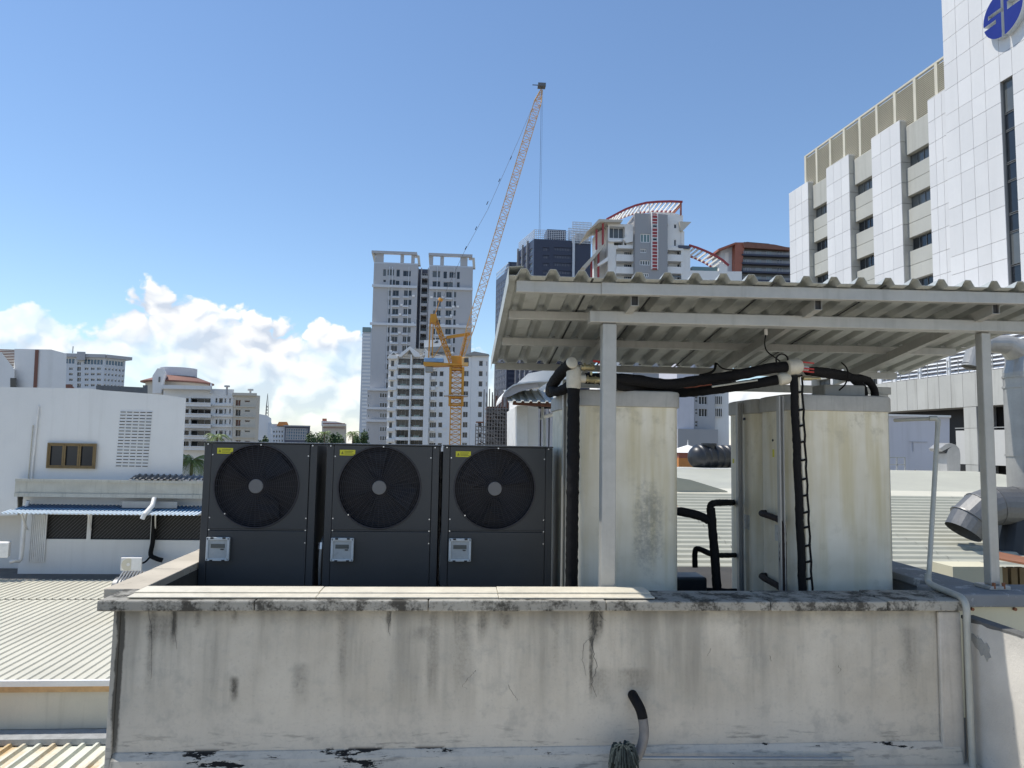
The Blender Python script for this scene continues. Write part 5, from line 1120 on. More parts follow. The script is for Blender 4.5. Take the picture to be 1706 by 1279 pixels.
b.build('climbing_frame', 'crane', t, fix=False)
b = MB(); z = P(759, 660, Yc).z; b.box(mx_ - 2.6, mx_ + 2.4, Yc - 2.4, Yc + 2.4, z, z + .1)
for sx in (-2.5, 2.3):
    b.box(mx_ + sx, mx_ + sx + .08, Yc - 2.4, Yc + 2.4, z + 1.0, z + 1.08)
b.build('work_platform', 'grey_pale', t)
b = MB(); q0 = P(706, 604, Yc); q1 = P(772, 607, Yc); b.prism([(q0.x, Yc - 1.5, q0.z), (q0.x, Yc - 1.5, q0.z - .5), (q0.x + .7, Yc - 1.5, q0.z - .9), (q1.x - .5, Yc - 1.5, q1.z - .3), (q1.x, Yc - 1.5, q1.z)], (0, 3, 0)); b.build('counter_deck', 'crane', t)
b = MB(); b.box(q0.x + .1, q0.x + 4.2, Yc - 1.2, Yc + 1.2, q0.z + .02, q0.z + .95); b.build('winch_cover', 'crane_blue', t, bevel=.15)
b = MB(); b.box(q0.x + .4, q0.x + 2.0, Yc - 1.25, Yc + 1.25, q0.z - 2.0, q0.z - .95); b.build('counterweight', 'concrete', t)
b = MB(); zc = P(757, 607, Yc).z; b.box(mx_ - 1.1, mx_ + 1.1, Yc - 1.1, Yc + 1.1, zt, zt + 2.4); b.build('slew_house', 'crane', t, bevel=.1)
b = MB(); b.box(mx_ + 1.0, mx_ + 2.4, Yc - 2.2, Yc - .6, zt + .2, zt + 2.0); cb_ = b.build('cab', 'crane_pale', t, bevel=.15)
b = MB(); b.box(mx_ + 1.5, mx_ + 2.42, Yc - 2.22, Yc - .9, zt + .9, zt + 1.8); b.build('cab_glass', 'glass', cb_)
b = MB()
for dy in (-1.1, 1.1): lattice(b, P(752, 604, Yc) + Vector((0, dy, 0)), P(723, 527, Yc) + Vector((0, dy * .4, 0)), .9, 12, .09)
b.build('a_frame', 'crane', t, fix=False)
b = MB()
for dy in (-1, 1):
    b.bar(P(717, 531, Yc) + Vector((0, dy, 0)), P(714, 603, Yc) + Vector((0, dy, 0)), .18); b.bar(P(722, 529, Yc) + Vector((0, dy, 0)), P(720, 598, Yc) + Vector((0, dy, 0)), .14)
b.bar(P(719, 600, Yc), P(744, 562, Yc), .15); b.box(*sorted((P(717, 530, Yc).x, P(727, 530, Yc).x)), Yc - 1, Yc + 1, P(720, 538, Yc).z, P(720, 524, Yc).z)
b.build('back_stay', 'crane', t, fix=False)
b = MB(); J0, J1 = P(768, 598, Yc), P(902, 150, Yc)
lattice(b, J0, J0.lerp(J1, .12), .9, 5, .085, w1=1.6); lattice(b, J0.lerp(J1, .12), J0.lerp(J1, .95), 1.6, 40, .075); lattice(b, J0.lerp(J1, .95), J1, 1.6, 4, .075, w1=.4); b.build('jib', 'crane_pale', t, fix=False)
b = MB(); b.bar(P(744, 562, Yc), P(783, 556, Yc), .6); b.bar(P(778, 556, Yc), P(768, 598, Yc), .45); b.build('jib_strut', 'crane', t)
b = MB(); q = P(905, 144, Yc); b.box(q.x - 1.2, q.x + .5, Yc - .8, Yc + .8, q.z - .2, q.z + .5); b.box(q.x - 2.4, q.x - .8, Yc - .1, Yc + .1, q.z + .2, q.z + .32); b.build('jib_head', 'steel_dark', t)
b = MB(); b.tube([P(724, 526, Yc), P(773, 420, Yc), P(812, 350, Yc), P(866, 228, Yc), P(898, 152, Yc)], .035, 4); b.build('luffing_rope', 'cable', t)
b = MB(); q = P(902, 148, Yc); b.tube([q, q + Vector((-.05, 0, -33))], .035, 4); b.tube([q + Vector((.3, 0, 0)), q + Vector((.25, 0, -33))], .02, 4); b.build('hoist_rope', 'cable', t)
for (px, py) in ((776, 413), (793, 380), (812, 338), (832, 300), (851, 263)):
    b = MB(); q = P(px, py, Yc); d = (P(866, 228, Yc) - P(773, 420, Yc)).normalized(); b.bar(q - d * .4, q + d * .4, .16); b.build('rope_clamp', 'cable', t)
b = MB(); b.tube([P(733, 499, Yc), P(724, 526, Yc)], .08, 5); b.tube([P(735, 497, Yc), P(733, 501, Yc)], .5, 8); b.build('mast_light', 'crane', t)
# ---- building under construction with scaffolding
t = thing('construction_frame', (P(830, 700, 170).x, 170, -16), 'unfinished concrete frame wrapped in scaffolding beside the crane', 'building')
f = Fr(0, 170); q = f.rect(812, 678, 872, 742, yr=710); b = MB(); f.box(b, q[0], q[1], 3, 12, -16, q[3]); b.build('concrete_core', 'concrete_dark', t)
for y in (677, 684, 691, 697):
    q = f.rect(812, y, 868, y + 2.2); b = MB(); f.box(b, q[0], q[1], 1.5, 12, q[2], q[3]); b.build('formwork_deck', 'rust' if y % 2 else 'scaffold', t)
rng = random.Random(8); b = MB()
for i in range(17):
    px = 793 + 4.6 * i; yt = (706 if px < 806 else 646 + rng.uniform(0, 10)); s, z = f.px(px, yt)
    for n_ in (0, 1.5): b.bar(f.to(s, n_, -16), f.to(s, n_, z), .20)
for y in range(650, 742, 6):
    x0 = 793 if y > 706 else 812; s0, z = f.px(x0, y); s1, _ = f.px(866, y)
    if y < 676: continue
    for n_ in (0, 1.5): b.bar(f.to(s0, n_, z), f.to(s1, n_, z), .16)
    for i in range(8):
        a = rng.uniform(s0, s1 - 1.5); b.bar(f.to(a, -.05, z), f.to(a + 1.3, -.05, z - .8), .12)
sc_ = b.build('scaffolding', 'scaffold', t, fix=False); sc_['kind'] = 'stuff'
b = MB()
for i in range(60): s, z = f.px(rng.uniform(818, 866), 660 + rng.uniform(-6, 6)); n_ = rng.uniform(2, 10); b.bar(f.to(s, n_, f.px(830, 684)[1]), f.to(s + rng.uniform(-.1, .1), n_, z), .13)
b.build('rebar', 'rust', t, fix=False)['kind'] = 'stuff'
q = f.rect(793, 700, 806, 704); b = MB(); f.box(b, q[0], q[1], -.2, 1.7, q[2], q[3] - .3); b.build('work_deck', 'rust', t)
# ---- dark office towers
t = thing('dark_tower', (P(930, 500, 280).x, 280, -16), 'dark blue black office tower with a pale mesh screen on its roof', 'tower')
f = Fr(P(889, 450, 280).x, 280, 2.2); x1 = f.px(984, 440)[0]; zt = f.px(889, 397.5)[1]; zc = f.px(889, 382)[1]
hs = []
for k in range(20):
    y = 412 + 12.9 * k
    for a, c in ((904, 915), (922, 952)):
        h = f.rect(a, y, c, y + 6.5); hs.append(h); window(f, h, t, n=.3, cols=4 if c - a < 15 else 11, fw=.35, gl='pane_grey', fm='dark_far')
b = MB(); f.holed(b, 0, x1, -16, zt, hs, .4); f.box(b, .01, x1 - .01, .5, 15, -16, zt - .01); b.build('front_wall', 'dark_far', t, fix=False)
s = f.px(955, 430)[0]; b = MB(); f.box(b, s - .45, s + .45, -1.0, -.003, -16, zt + 1); b.build('white_fin', 'grey_pale', t)
fl_ = Fr(f.o.x, f.o.y, 0); e = P(863, 450, 300); an = math.degrees(math.atan2(f.o.y - e.y, f.o.x - e.x)); f2 = Fr(e.x, e.y, an); Ls = (Vector((e.x, e.y)) - Vector((f.o.x, f.o.y))).length; hs = []
for k in range(20):
    z1 = zt - 3.2 - 3.07 * k
    for j in range(3): h = (Ls * (.12 + .31 * j), Ls * (.12 + .31 * j) + Ls * .17, z1 - 1.6, z1); hs.append(h); window(f2, h, t, n=.3, cols=2, fw=.3, gl='glass_blue', fm='grey_far2')
b = MB(); f2.holed(b, 0, Ls, -16, zt - .02, hs, .4); f2.box(b, .02, Ls - .02, .5, 10, -16, zt - .1); b.build('side_wall', 'dark_far', t, fix=False)
for j in range(3):
    b = MB(); s = Ls * (.04 + .31 * j); f2.box(b, s - .2, s + .2, -.8, -.003, -16, zt + 1); b.build('side_fin', 'grey_far2', t)
def screen(f, s0, s1, n, z0, z1, nx, nz, r_, nm='roof_screen'):
    b = MB()
    for i in range(nx + 1): s = s0 + (s1 - s0) * i / nx; b.bar(f.to(s, n, z0), f.to(s, n, z1), r_)
    for j in range(nz + 1): z = z0 + (z1 - z0) * j / nz; b.bar(f.to(s0, n, z), f.to(s1, n, z), r_)
    o = b.build(nm, 'grey_pale', t, fix=False); o['kind'] = 'stuff'; return o
screen(f, 0, x1, .2, zt, zc, 26, 5, .16); screen(f2, 0, Ls, .2, zt, zc, 14, 5, .16)
s0, s1 = f.px(953, 390)[0], f.px(985, 390)[0]; z1 = f.px(970, 371)[1]; screen(f, s0, s1, -.6, zt - 1, z1, 14, 9, .2); screen(f, s0, s1, 8, zt - 1, z1, 14, 9, .2)
b = MB(); f.box(b, s0 + 2, s1 - 1, 1, 7, zt - 1, zt + 3.5); b.build('plant_room', 'grey_far', t)
s0, s1 = f.px(914, 380)[0], f.px(946, 380)[0]; b = MB(); f.box(b, s0, s1, 4, 12, zt, f.px(930, 377.5)[1]); b.build('lift_room', 'dark_far2', t)
t = thing('dark_block', (P(850, 560, 330).x, 330, -16), 'second dark office block with small white window dots left of the dark tower', 'tower')
f = Fr(P(846, 500, 330).x, 330, 2); zt = f.px(850, 436)[1]; x1 = f.px(930, 500)[0]; hs = []
b = MB(); f.box(b, 0, x1, 0, 20, -16, zt); b.build('front_wall', 'dark_far', t)
for k in range(16):
    h = f.rect(852, 600 + 8 * k - 160, 905, 603.5 + 8 * k - 160); window(f, h, t, n=-.12, cols=14, fw=.5, gl='glass_blue', fm='dark_far2')
for k in range(6):
    h = f.rect(846.5, 612 + 8.5 * k, 905, 615.5 + 8.5 * k); window(f, h, t, n=-.12, cols=8, fw=.5, gl='glass_blue', fm='dark_far2')
e = P(825.5, 520, 352); an = math.degrees(math.atan2(f.o.y - e.y, f.o.x - e.x)); f2 = Fr(e.x, e.y, an); Ls = (Vector((e.x, e.y)) - Vector((f.o.x, f.o.y))).length
b = MB(); f2.box(b, 0, Ls - .02, .4, 8, -16, zt - 4); 
hs = [(Ls * (.06 + .135 * j), Ls * (.06 + .135 * j) + Ls * .05, zt - 9 - 3.1 * k, zt - 8 + .9 - 3.1 * k) for k in range(26) for j in range(7)]
f2.holed(b, 0, Ls, -16, zt - 4, hs, .3); b.build('side_wall', 'dark_far', t, fix=False)
for h in hs: window(f2, h, t, n=.2, cols=1, fw=.25, gl='glass', fm='grey_pale')
screen(f2, 0, Ls, .2, zt - 4, zt - .5, 10, 2, .2)
# ---- red and white apartment building
t = thing('red_white_apartments', (P(1080, 470, 200).x, 200, -16), 'white and grey apartment building with red curved pergola on its roof', 'building')
f = Fr(0, 200); YR = 420
hs = []
def hw(a, y0, c, y1, **kw):
    h = f.rect(a, y0, c, y1); hs.append(h); window(f, h, t, **kw); return h
G = f.rect(1055, 359.5, 1109, 480, yr=YR); gh = [f.rect(1064, 392.5, 1080, 407), f.rect(1063.5, 417.5, 1074, 424), f.rect(1063, 436, 1080.5, 444.5), f.rect(1065, 457, 1078, 464), f.rect(1091.8, 417, 1094.5, 432), f.rect(1091.8, 447, 1094.5, 452)]
for h, c in zip(gh, (3, 3, 4, 4, 1, 1)): window(f, h, t, n=-1.8, cols=c, fw=.22, gl='glass_green' if c == 3 and h == gh[0] else 'glass')
b = MB(); f.holed(b, G[0], G[1], -16, G[3], gh, .3, n0=-2); f.box(b, G[0] + .01, G[1] - .01, -1.69, 10, -16, G[3]); b.build('grey_slab_wall', 'grey_far2', t, fix=False)
r = f.rect(1082, 360, 1091.5, 452); b = MB(); f.box(b, r[0], r[1], -2.5, -2.003, r[2], r[3]); rs_ = b.build('red_stair_strip', 'red_far', t)
for k in range(17):
    z = r[2] + (r[3] - r[2]) * (k + .5) / 17; b = MB(); f.box(b, r[0] + .1, r[1] - .1, -2.62, -2.503, z - .09, z + .09); b.build('rung', 'white_far', rs_)
for y in (377, 399): h = f.rect(1083, y, 1091, y + 6); window(f, h, t, n=-2.58, cols=1, fw=.1)
for px in (1082, 1091.5):
    s = f.px(px, YR)[0]; b = MB(); f.box(b, s - .12, s + .12, -2.7, -2.004, r[2], r[3] + .4); b.build('stair_rail', 'white_far', t)
for (a, c) in ((1026.5, 1054.5), (1109.5, 1136.5)):
    for k in range(3):
        y = 415 + 20.5 * k; h = f.rect(a, y, c, y + 13.5); h = (f.px(a, YR)[0], f.px(c, YR)[0], h[2], h[3]); hs.append(h)
        u = h[1] - h[0]
        if a < 1100: window(f, (h[0] + u * .55, h[1], h[2] + .1, h[3] - .3), t, n=1.8, cols=4, fw=.06)
        else: window(f, (h[0], h[0] + u * .27, h[2] + .1, h[3] - .2), t, n=1.8, cols=1, fw=.1); window(f, (h[0] + u * .80, h[1], h[2] + .1, h[3] - .2), t, n=1.8, cols=1, fw=.1)
        b = MB(); f.box(b, h[0] - .05, h[1] + .05, -.5, -.003, h[2] - 1.25, h[2] - .02); f.box(b, h[0], h[1], -.4, -.36, h[2], h[2] + .75); b.build('balcony', 'white_far', t)
hw(1110, 372.5, 1112.8, 378.5, cols=1, fw=.08); hw(1123, 373.5, 1127, 380, cols=1, fw=.08); hw(1109.5, 398, 1112.3, 404, cols=1, fw=.08); hw(1123, 399, 1126.6, 409.5, cols=1, fw=.08)
hw(1015.5, 377, 1041, 396.5, cols=3, fw=.15, n=1.6); hw(1023, 402, 1038, 408.5, cols=1, fw=.1, n=1.6); hw(1040, 398, 1044, 410, cols=1, fw=.1)
rl = f.rect(1012.5, 373, 1055, 480, yr=YR); b = MB(); f.holed(b, rl[0], rl[1], -16, rl[3], hs, 1.8); f.box(b, rl[0] + .01, rl[1] - .01, 1.9, 14, -16, rl[3]); b.build('left_wall', 'white_far', t, fix=False)
rr = f.rect(1109, 358, 1138, 480, yr=YR); b = MB(); f.holed(b, rr[0], rr[1], -16, rr[3], hs, 1.8); f.box(b, rr[0] + .01, rr[1] - .01, 1.9, 14, -16, rr[3]); b.build('right_wall', 'white_far', t, fix=False)
f.poly([(1038, 398), (1052, 385), (1055, 385), (1055, 402), (1044, 404)], -1.2, -.1).build('terrace_wall', 'white_far', t); f.poly([(1014, 399), (1035, 399), (1035, 402), (1014, 402)], -1.0, -.004).build('terrace_rail', 'white_far', t)
f.poly([(1030, 408), (1055, 408), (1055, 414), (1030, 413)], -.9, -.004).build('band', 'white_far', t); f.poly([(1109, 411), (1138, 412), (1138, 417), (1109, 416)], -.5, -.004).build('band', 'white_far', t)
f.poly([(978.5, 385), (998, 364.5), (1038, 366), (1036, 369.5), (1000, 369)], -2, 12).build('upper_eave', 'beige_far', t)
f.poly([(993, 388), (1012.5, 378), (1012.5, 480), (993, 480)], 4, 10).build('left_return_wall', 'white_far', t)
f.poly([(970, 444), (1006, 406), (1008, 409), (975, 447)], -2, 8).build('lower_eave', 'beige_far', t); f.poly([(980, 470), (1006, 462), (1006, 480), (975, 480)], 0, 6).build('lower_deck', 'white_far', t); f.poly([(995, 440), (1013, 427), (1013, 434), (997, 443)], -1.5, 2).build('side_balcony', 'white_far', t)
for (px, a, c) in ((993.3, 383, 416), (1004, 369, 408), (985, 433, 462), (996.5, 421, 462)):
    s = f.px(px, (a + c) / 2)[0]; b = MB(); f.box(b, s - .26, s + .26, -.6, .0, f.px(px, c)[1], f.px(px, a)[1]); b.build('red_column', 'red_far', t)
f.poly([(1132, 368.5), (1152, 369.5), (1138, 384), (1134, 384)], -1, 8).build('right_eave', 'beige_far', t)
f.poly([(1135, 385), (1140, 385), (1140, 480), (1135, 480)], -.3, 8).build('corner_column', 'white_far', t); f.poly([(1130.5, 408), (1151, 409), (1149, 414), (1130.5, 413)], -.6, 6).build('roof_edge', 'dark_far2', t)
def pergola(curve, depth, beam, y_low, nsl, nm):
    """red arched beams front and back with white slats between"""
    pts = [f.px(x, y) for x, y in curve]
    for j, n_ in enumerate((-.5, depth)):
        for i in range(len(pts) - 1):
            b = MB(); b.bar(f.to(pts[i][0], n_, pts[i][1]), f.to(pts[i + 1][0], n_, pts[i + 1][1]), .5, beam, up=(0, 0, 1)); b.build(nm + '_beam', 'red_far', t)
    for k in range(nsl):
        u = (k + .6) / nsl * (len(pts) - 1); i = min(int(u), len(pts) - 2); w_ = u - i; s = pts[i][0] * (1 - w_) + pts[i + 1][0] * w_; z = pts[i][1] * (1 - w_) + pts[i + 1][1] * w_
        b = MB(); b.bar(f.to(s, -.2, z - .25), f.to(s, depth - .3, z - .25), .35, .5); b.build(nm + '_slat', 'white_far', t)
pergola([(1010, 366), (1024, 358.5), (1040, 350), (1058, 343), (1076, 338.5), (1095, 336.8), (1116, 336.2), (1136, 337)], 8.5, .55, 0, 19, 'roof_pergola')
for px in (1064.5, 1081.5):
    s = f.px(px, 350)[0]; b = MB(); f.box(b, s - .16, s + .16, -.3, .02, G[3], f.px(px, 341)[1]); b.build('pergola_post', 'white_far', t)
s = f.px(1134, 345)[0]; b = MB(); f.box(b, s - .22, s + .22, -.4, .1, rr[3], f.px(1134, 338)[1]); b.build('pergola_post', 'brick_red', t); b = MB(); b.bar(f.to(s, .2, f.px(1134, 341)[1]), f.to(s, 8.5, f.px(1134, 341)[1] - .2), .3, .8); b.build('pergola_tie', 'brick_red', t)
f.poly([(1072, 358), (1086, 353), (1120, 354), (1138, 359)], 3, 9).build('roof_house', 'white_far', t)
pergola([(1147, 409), (1160, 413), (1175, 419), (1190, 426), (1203, 434), (1213, 443)], 8, .55, 0, 11, 'lower_pergola')
f.poly([(1140, 450), (1216, 452), (1236, 452), (1236, 485), (1140, 485)], -.2, 10).build('terrace_block', 'white_far', t)
q = f.rect(1155, 443, 1198, 449.5); b = MB(); f.box(b, q[0], q[1], 1, 5, q[2], q[3]); b.build('terrace_glass', 'glass_green', t)
f.poly([(1198, 436), (1212, 441), (1212, 455), (1198, 455)], -.4, 6).build('terrace_wall', 'white_far', t); f.poly([(1140, 412), (1150, 414), (1150, 452), (1140, 452)], 0, 6).build('link_wall', 'white_far', t)
f.poly([(1110, 459), (1135, 459.5), (1135, 462), (1110, 461.5)], -.6, -.5).build('window_band', 'glass', t)
# ---- brown building
t = thing('brown_flats', (P(1260, 470, 255).x, 255, -16), 'red brown framed flats with dark striped balconies left of the hospital', 'building')
f = Fr(0, 255); f.poly([(1224, 408), (1240, 404.5), (1318, 412), (1318, 490), (1224, 490)], 1.5, 14).build('wall', 'steel_dark', t)
f.poly([(1225, 403.5), (1240, 403.5), (1240, 412), (1233, 470), (1224, 470)], 0, 3).build('red_frame', 'brick_red', t); f.poly([(1197, 414), (1225, 403.5), (1226, 406), (1197, 417.5)], -.5, 12).build('red_roof_edge', 'brick_red', t); f.poly([(1238, 404), (1240, 402.8), (1290, 407), (1318, 413), (1318, 416.5), (1240, 412)], -.6, 12).build('roof_slab', 'tile_brown', t)
f.poly([(1200, 417), (1224, 408), (1224, 490), (1200, 490)], 3, 12).build('side_wall', 'grey_pale', t); f.poly([(1208, 421), (1214, 420), (1214, 438), (1208, 438)], 2.8, 3.0).build('side_window', 'white_far', t)
f.poly([(1244, 402.5), (1280, 405.5), (1298, 410), (1248, 408)], 3, 10).build('roof_house', 'dark_far2', t)
for k in range(5):
    y = 416 + 14 * k; q = f.rect(1236, y + 8.6, 1318, y + 11.2); b = MB(); f.box(b, q[0], q[1], -.6, 1.499, q[2], q[3]); b.build('balcony_slab', 'dark_far', t)
    q = f.rect(1238, y + 4.2, 1318, y + 8.4); b = MB(); n = 42
    for i in range(n): u = q[0] + (q[1] - q[0]) * i / n; f.box(b, u, u + (q[1] - q[0]) / n * .45, -.5, -.42, q[2], q[3])
    b.build('railing', 'grey_far2', t)['kind'] = 'stuff'
    for a in (1244, 1262, 1279, 1297): h = f.rect(a, y + .5, a + 9, y + 8); window(f, h, t, n=1.35, cols=2, fw=.15, gl='glass_green' if a in (1262, 1279) else 'glass', fm='grey_far2')
# ---- flats seen between the tanks, pavilion, water tank
t = thing('grey_flats', (P(1170, 700, 120).x, 120, -16), 'grey flats seen between the left and right tanks', 'building')
f = Fr(0, 120); hs = []
for k in range(5):
    y = 640 + 20.5 * k - 1
    for (a, c, d, e, n_) in ((1164.5, 1178.5, y + 1, y + 14, 3), (1158.5, 1162, y + 1, y + 4.5, 1), (1158.5, 1162, y + 6.5, y + 10, 1), (1192, 1204, y, y + 14, 4)):
        if e < 712: h = f.rect(a, d, c, e); hs.append(h); window(f, h, t, cols=n_, fw=.07)
hs.append(f.rect(1152, 721, 1178, 727)); window(f, hs[-1], t, cols=6, fw=.1)
r = f.rect(1153, 600, 1191, 740, yr=690); b = MB(); f.holed(b, r[0], r[1], -16, r[3], hs, .3); f.box(b, r[0] + .01, r[1] - .01, .35, 10, -16, r[3]); b.build('wall', 'grey_far', t, fix=False)
r = f.rect(1125, 600, 1153, 740, yr=690); b = MB(); f.box(b, r[0], r[1] - .004, -1, 10, -16, r[3]); b.build('pale_wall', 'lilac', t)
r = f.rect(1191, 600, 1216, 740, yr=690); b = MB(); f.holed(b, r[0] + .004, r[1], -16, r[3], hs, .6, n0=.5); f.box(b, r[0] + .004, r[1], 1.2, 10, -16, r[3]); b.build('bay_wall', 'white_wall2', t, fix=False)
q = f.rect(1125, 715, 1191, 740); b = MB(); f.box(b, q[0], q[1], -1.5, -1.01, -16, q[3]); b.build('podium', 'grey_far2', t)
t = thing('pavilion', (P(1140, 760, 45).x, 45, -16), 'small pavilion with a white tent roof and orange walls between the tanks', 'pavilion')
f = Fr(0, 45); c = P(1146, 754, 46.5); w = 1.15; b = MB(); zz = P(1146, 754, 45).z; za = P(1146, 741, 45).z
b.add([(c.x - w, 45, zz), (c.x + w, 45, zz), (c.x + w, 48, zz), (c.x - w, 48, zz), (c.x, 46.5, za)], [(0, 1, 4), (1, 2, 4), (2, 3, 4), (3, 0, 4), (0, 3, 2, 1)]); b.build('tent_roof', 'white_wall', t)
b = MB(); b.tube([(c.x, 46.5, za - .1), (c.x, 46.5, za + .35)], [.05, .01], 6); b.build('finial', 'white_wall', t)
b = MB(); zb_ = P(1146, 774, 45).z; b.box(c.x - w + .1, c.x + w - .1, 45.15, 47.8, zb_ - 3, zb_ + .42); b.build('orange_wall', 'orange_tile', t)
b = MB(); b.box(c.x - w + .12, c.x + w - .12, 45.2, 47.7, zb_ + .43, zz - .01); b.build('frieze', 'brick_red', t)
t = thing('water_tank', (P(1184, 775, 18).x, 18.3, P(1184, 779, 18).z), 'black ribbed plastic water tank lying on the roof between the tanks', 'tank')
c0 = P(1151, 761, 18.1); c1 = P(1225, 761, 18.4); r_ = .30; b = MB(); n = 60; pts = []; rs = []
for k in range(n + 1):
    u = k / n; pts.append(Vector((c0.x, 18.1, c0.z)).lerp(Vector((c1.x + .25, 18.75, c0.z)), u)); rib = .030 if (u > .10 and (k % 8) < 3) else 0
    rs.append(r_ * min(1, math.sqrt(max(.0, 1 - (1 - min(u * 7, 1)) ** 2))) * .97 + .008 + rib)
b.tube(pts, rs, 26); b.build('body', 'plastic_black', t, smooth=True)
b = MB(); c = P(1181, 744, 18.25); b.tube([c + Vector((0, 0, -.14)), c + Vector((0, 0, .03))], .15, 18); b.tube([c + Vector((0, 0, .03)), c + Vector((0, 0, .09))], .20, 18); b.build('lid', 'plastic_black', t, smooth=True)

# ================================================================== hospital on the right
h0 = P(1316, 400, 72); FO = Fr(h0.x, h0.y, -86.1)
t = thing('hospital', (h0.x, h0.y - 10, -16), 'large white panelled hospital block with grey spandrels, roof louvers and a blue round emblem', 'building')
def zat(px, py, n=0.): return FO.px(px, py, n)[1]
def sat_(px, py, n=0.): return FO.px(px, py, n)[0]
PAN = {}
def panel(f, s0, s1, z0, z1, n, parent, m, d=.06, g=.028, name='panel'):
    """one cladding panel, set proud of the backing with an open joint all round"""
    w = round(s1 - s0 - g, 2); h = round(z1 - z0 - g, 2); k = (w, h, m)
    if k not in PAN: PAN[k] = MB().box(-w / 2, w / 2, -d, 0, 0, h).mesh(name, m)
    return inst(name, PAN[k], f.to((s0 + s1) / 2, n, z0 + g / 2), f.a, parent)
def clad(f, ss, zs, n, m, parent):
    for i in range(len(ss) - 1):
        for j in range(len(zs) - 1): panel(f, ss[i], ss[i + 1], zs[j], zs[j + 1], n, parent, m)
zw = [(zat(1532, b_, .8), zat(1532, a, .8)) for a, b_ in ((250.6, 273), (322.7, 344.5), (394, 415.5))]
fl_h = (zw[0][0] - zw[2][0]) / 2; hw_ = zw[0][1] - zw[0][0]
zw = [(zw[0][0] - fl_h * k, zw[0][0] - fl_h * k + hw_) for k in range(8)]
zsp = zat(1532, 197, .45)                                  # top of the grey spandrels
zlv = zat(1485, 157, .3) if False else zat(1487, 156, .3)  # top of the roof louvers
sT = sat_(1573.5, 120, -.3)
b = MB(); FO.box(b, 0.6, sT + 60, 1.25, 30, -16, zsp); b.build('core_wall', 'panel_grey', t)
bays = [(sat_(1348, 400), sat_(1379, 400)), (sat_(1417.5, 400), sat_(1456, 400)), (sat_(1505, 400), sat_(1553, 400))]
pil = [(0, bays[0][0]), (bays[0][1], bays[1][0]), (bays[1][1], bays[2][0]), (bays[2][1], sT)]
ztops = [zat(1330, 314), zat(1397, 269.5), zat(1478, 215.5), zat(1563, 158)]
for (a, c), zt in zip(pil, ztops):
    b = MB(); FO.box(b, a + .03, c - .03, .03, 1.24, -16, zt - .05); b.build('pilaster_core', 'joint', t)
    n = 3 if c - a < 6 else 4; zs = [zt]
    k = 0
    while zs[-1] > 2: zs.append(zs[-1] - fl_h * (.5)); k += 1
    zs = zs[::-1]; clad(FO, [a + (c - a) * i / n for i in range(n + 1)], zs, .03, 'panel_white', t)
    b = MB(); FO.box(b, a, c, -.03, 1.0, zt - .02, zt + .10); b.build('pilaster_cap', 'panel_white', t)
    for z0, z1 in zip(zs[:-1], zs[1:]):                    # camera-side return panels, grey colour standing in for their shade
        b = MB(); FO.box(b, c - .028, c + .03, .045, .85, z0 + .02, z1 - .02); b.build('shaded_return_panel', 'panel_grey2', t)
for (a, c) in bays:
    for k, (z0, z1) in enumerate(zw):
        if z0 < 4: break
        h = (a + .06, c - .06, z0, z1); window(FO, h, t, n=.82, cols=4, fw=.05, fm='steel_dark')
        zb = zw[k + 1][1]; zu = zsp if k == 0 else None
        if k == 0:
            b = MB(); FO.box(b, a + .05, c - .05, .45, 1.2, z1, zsp); b.build('spandrel', 'panel_grey', t, bevel=.03)
        zm = zb + (z0 - zb) * .5
        for u, v in ((zb, zm), (zm, z0)):
            b = MB(); FO.box(b, a + .05, c - .05, .45, 1.2, u + .012, v - .012); b.build('spandrel', 'panel_grey', t, bevel=.02)
lp = [sat_(x, y, .3) for x, y in ((1338.5, 275), (1357, 262), (1379.5, 245), (1402.5, 228), (1428.5, 210), (1456.5, 190), (1486.5, 170), (1519.5, 147), (1555, 122), (1590, 100))]
for i in range(len(lp)):
    b = MB(); FO.box(b, lp[i] - .16, lp[i] + .16, .50, .70, zsp + .01, zlv + .10); b.build('louver_post', 'louver', t)
for i in range(len(lp) - 1):
    b = MB(); n = 22
    for k in range(n):
        z = zsp + .05 + (zlv - zsp - .05) * k / n; zz = (zlv - zsp - .05) / n
        b.add([FO.to(lp[i] + .165, .52, z), FO.to(lp[i + 1] - .165, .52, z), FO.to(lp[i + 1] - .165, .60, z + zz * .62), FO.to(lp[i] + .165, .60, z + zz * .62), FO.to(lp[i] + .165, .54, z - .02), FO.to(lp[i + 1] - .165, .54, z - .02), FO.to(lp[i + 1] - .165, .62, z + zz * .62 - .02), FO.to(lp[i] + .165, .62, z + zz * .62 - .02)], MB.BF)
    b.build('louver_bay', 'louver', t, fix=False)['kind'] = 'stuff'
    b = MB(); FO.box(b, lp[i] + .165, lp[i + 1] - .165, .66, .70, zsp + .01, zlv); b.build('louver_backing', 'louver_back', t)
b = MB(); FO.box(b, lp[0] - .16, lp[-1] + .3, .50, .72, zlv + .102, zlv + .26); b.build('louver_rail', 'louver', t)
b = MB(); FO.box(b, lp[0] + .1, sT, .75, 28, zsp + .01, zlv - .2); b.build('plant_storey', 'grey_far', t)
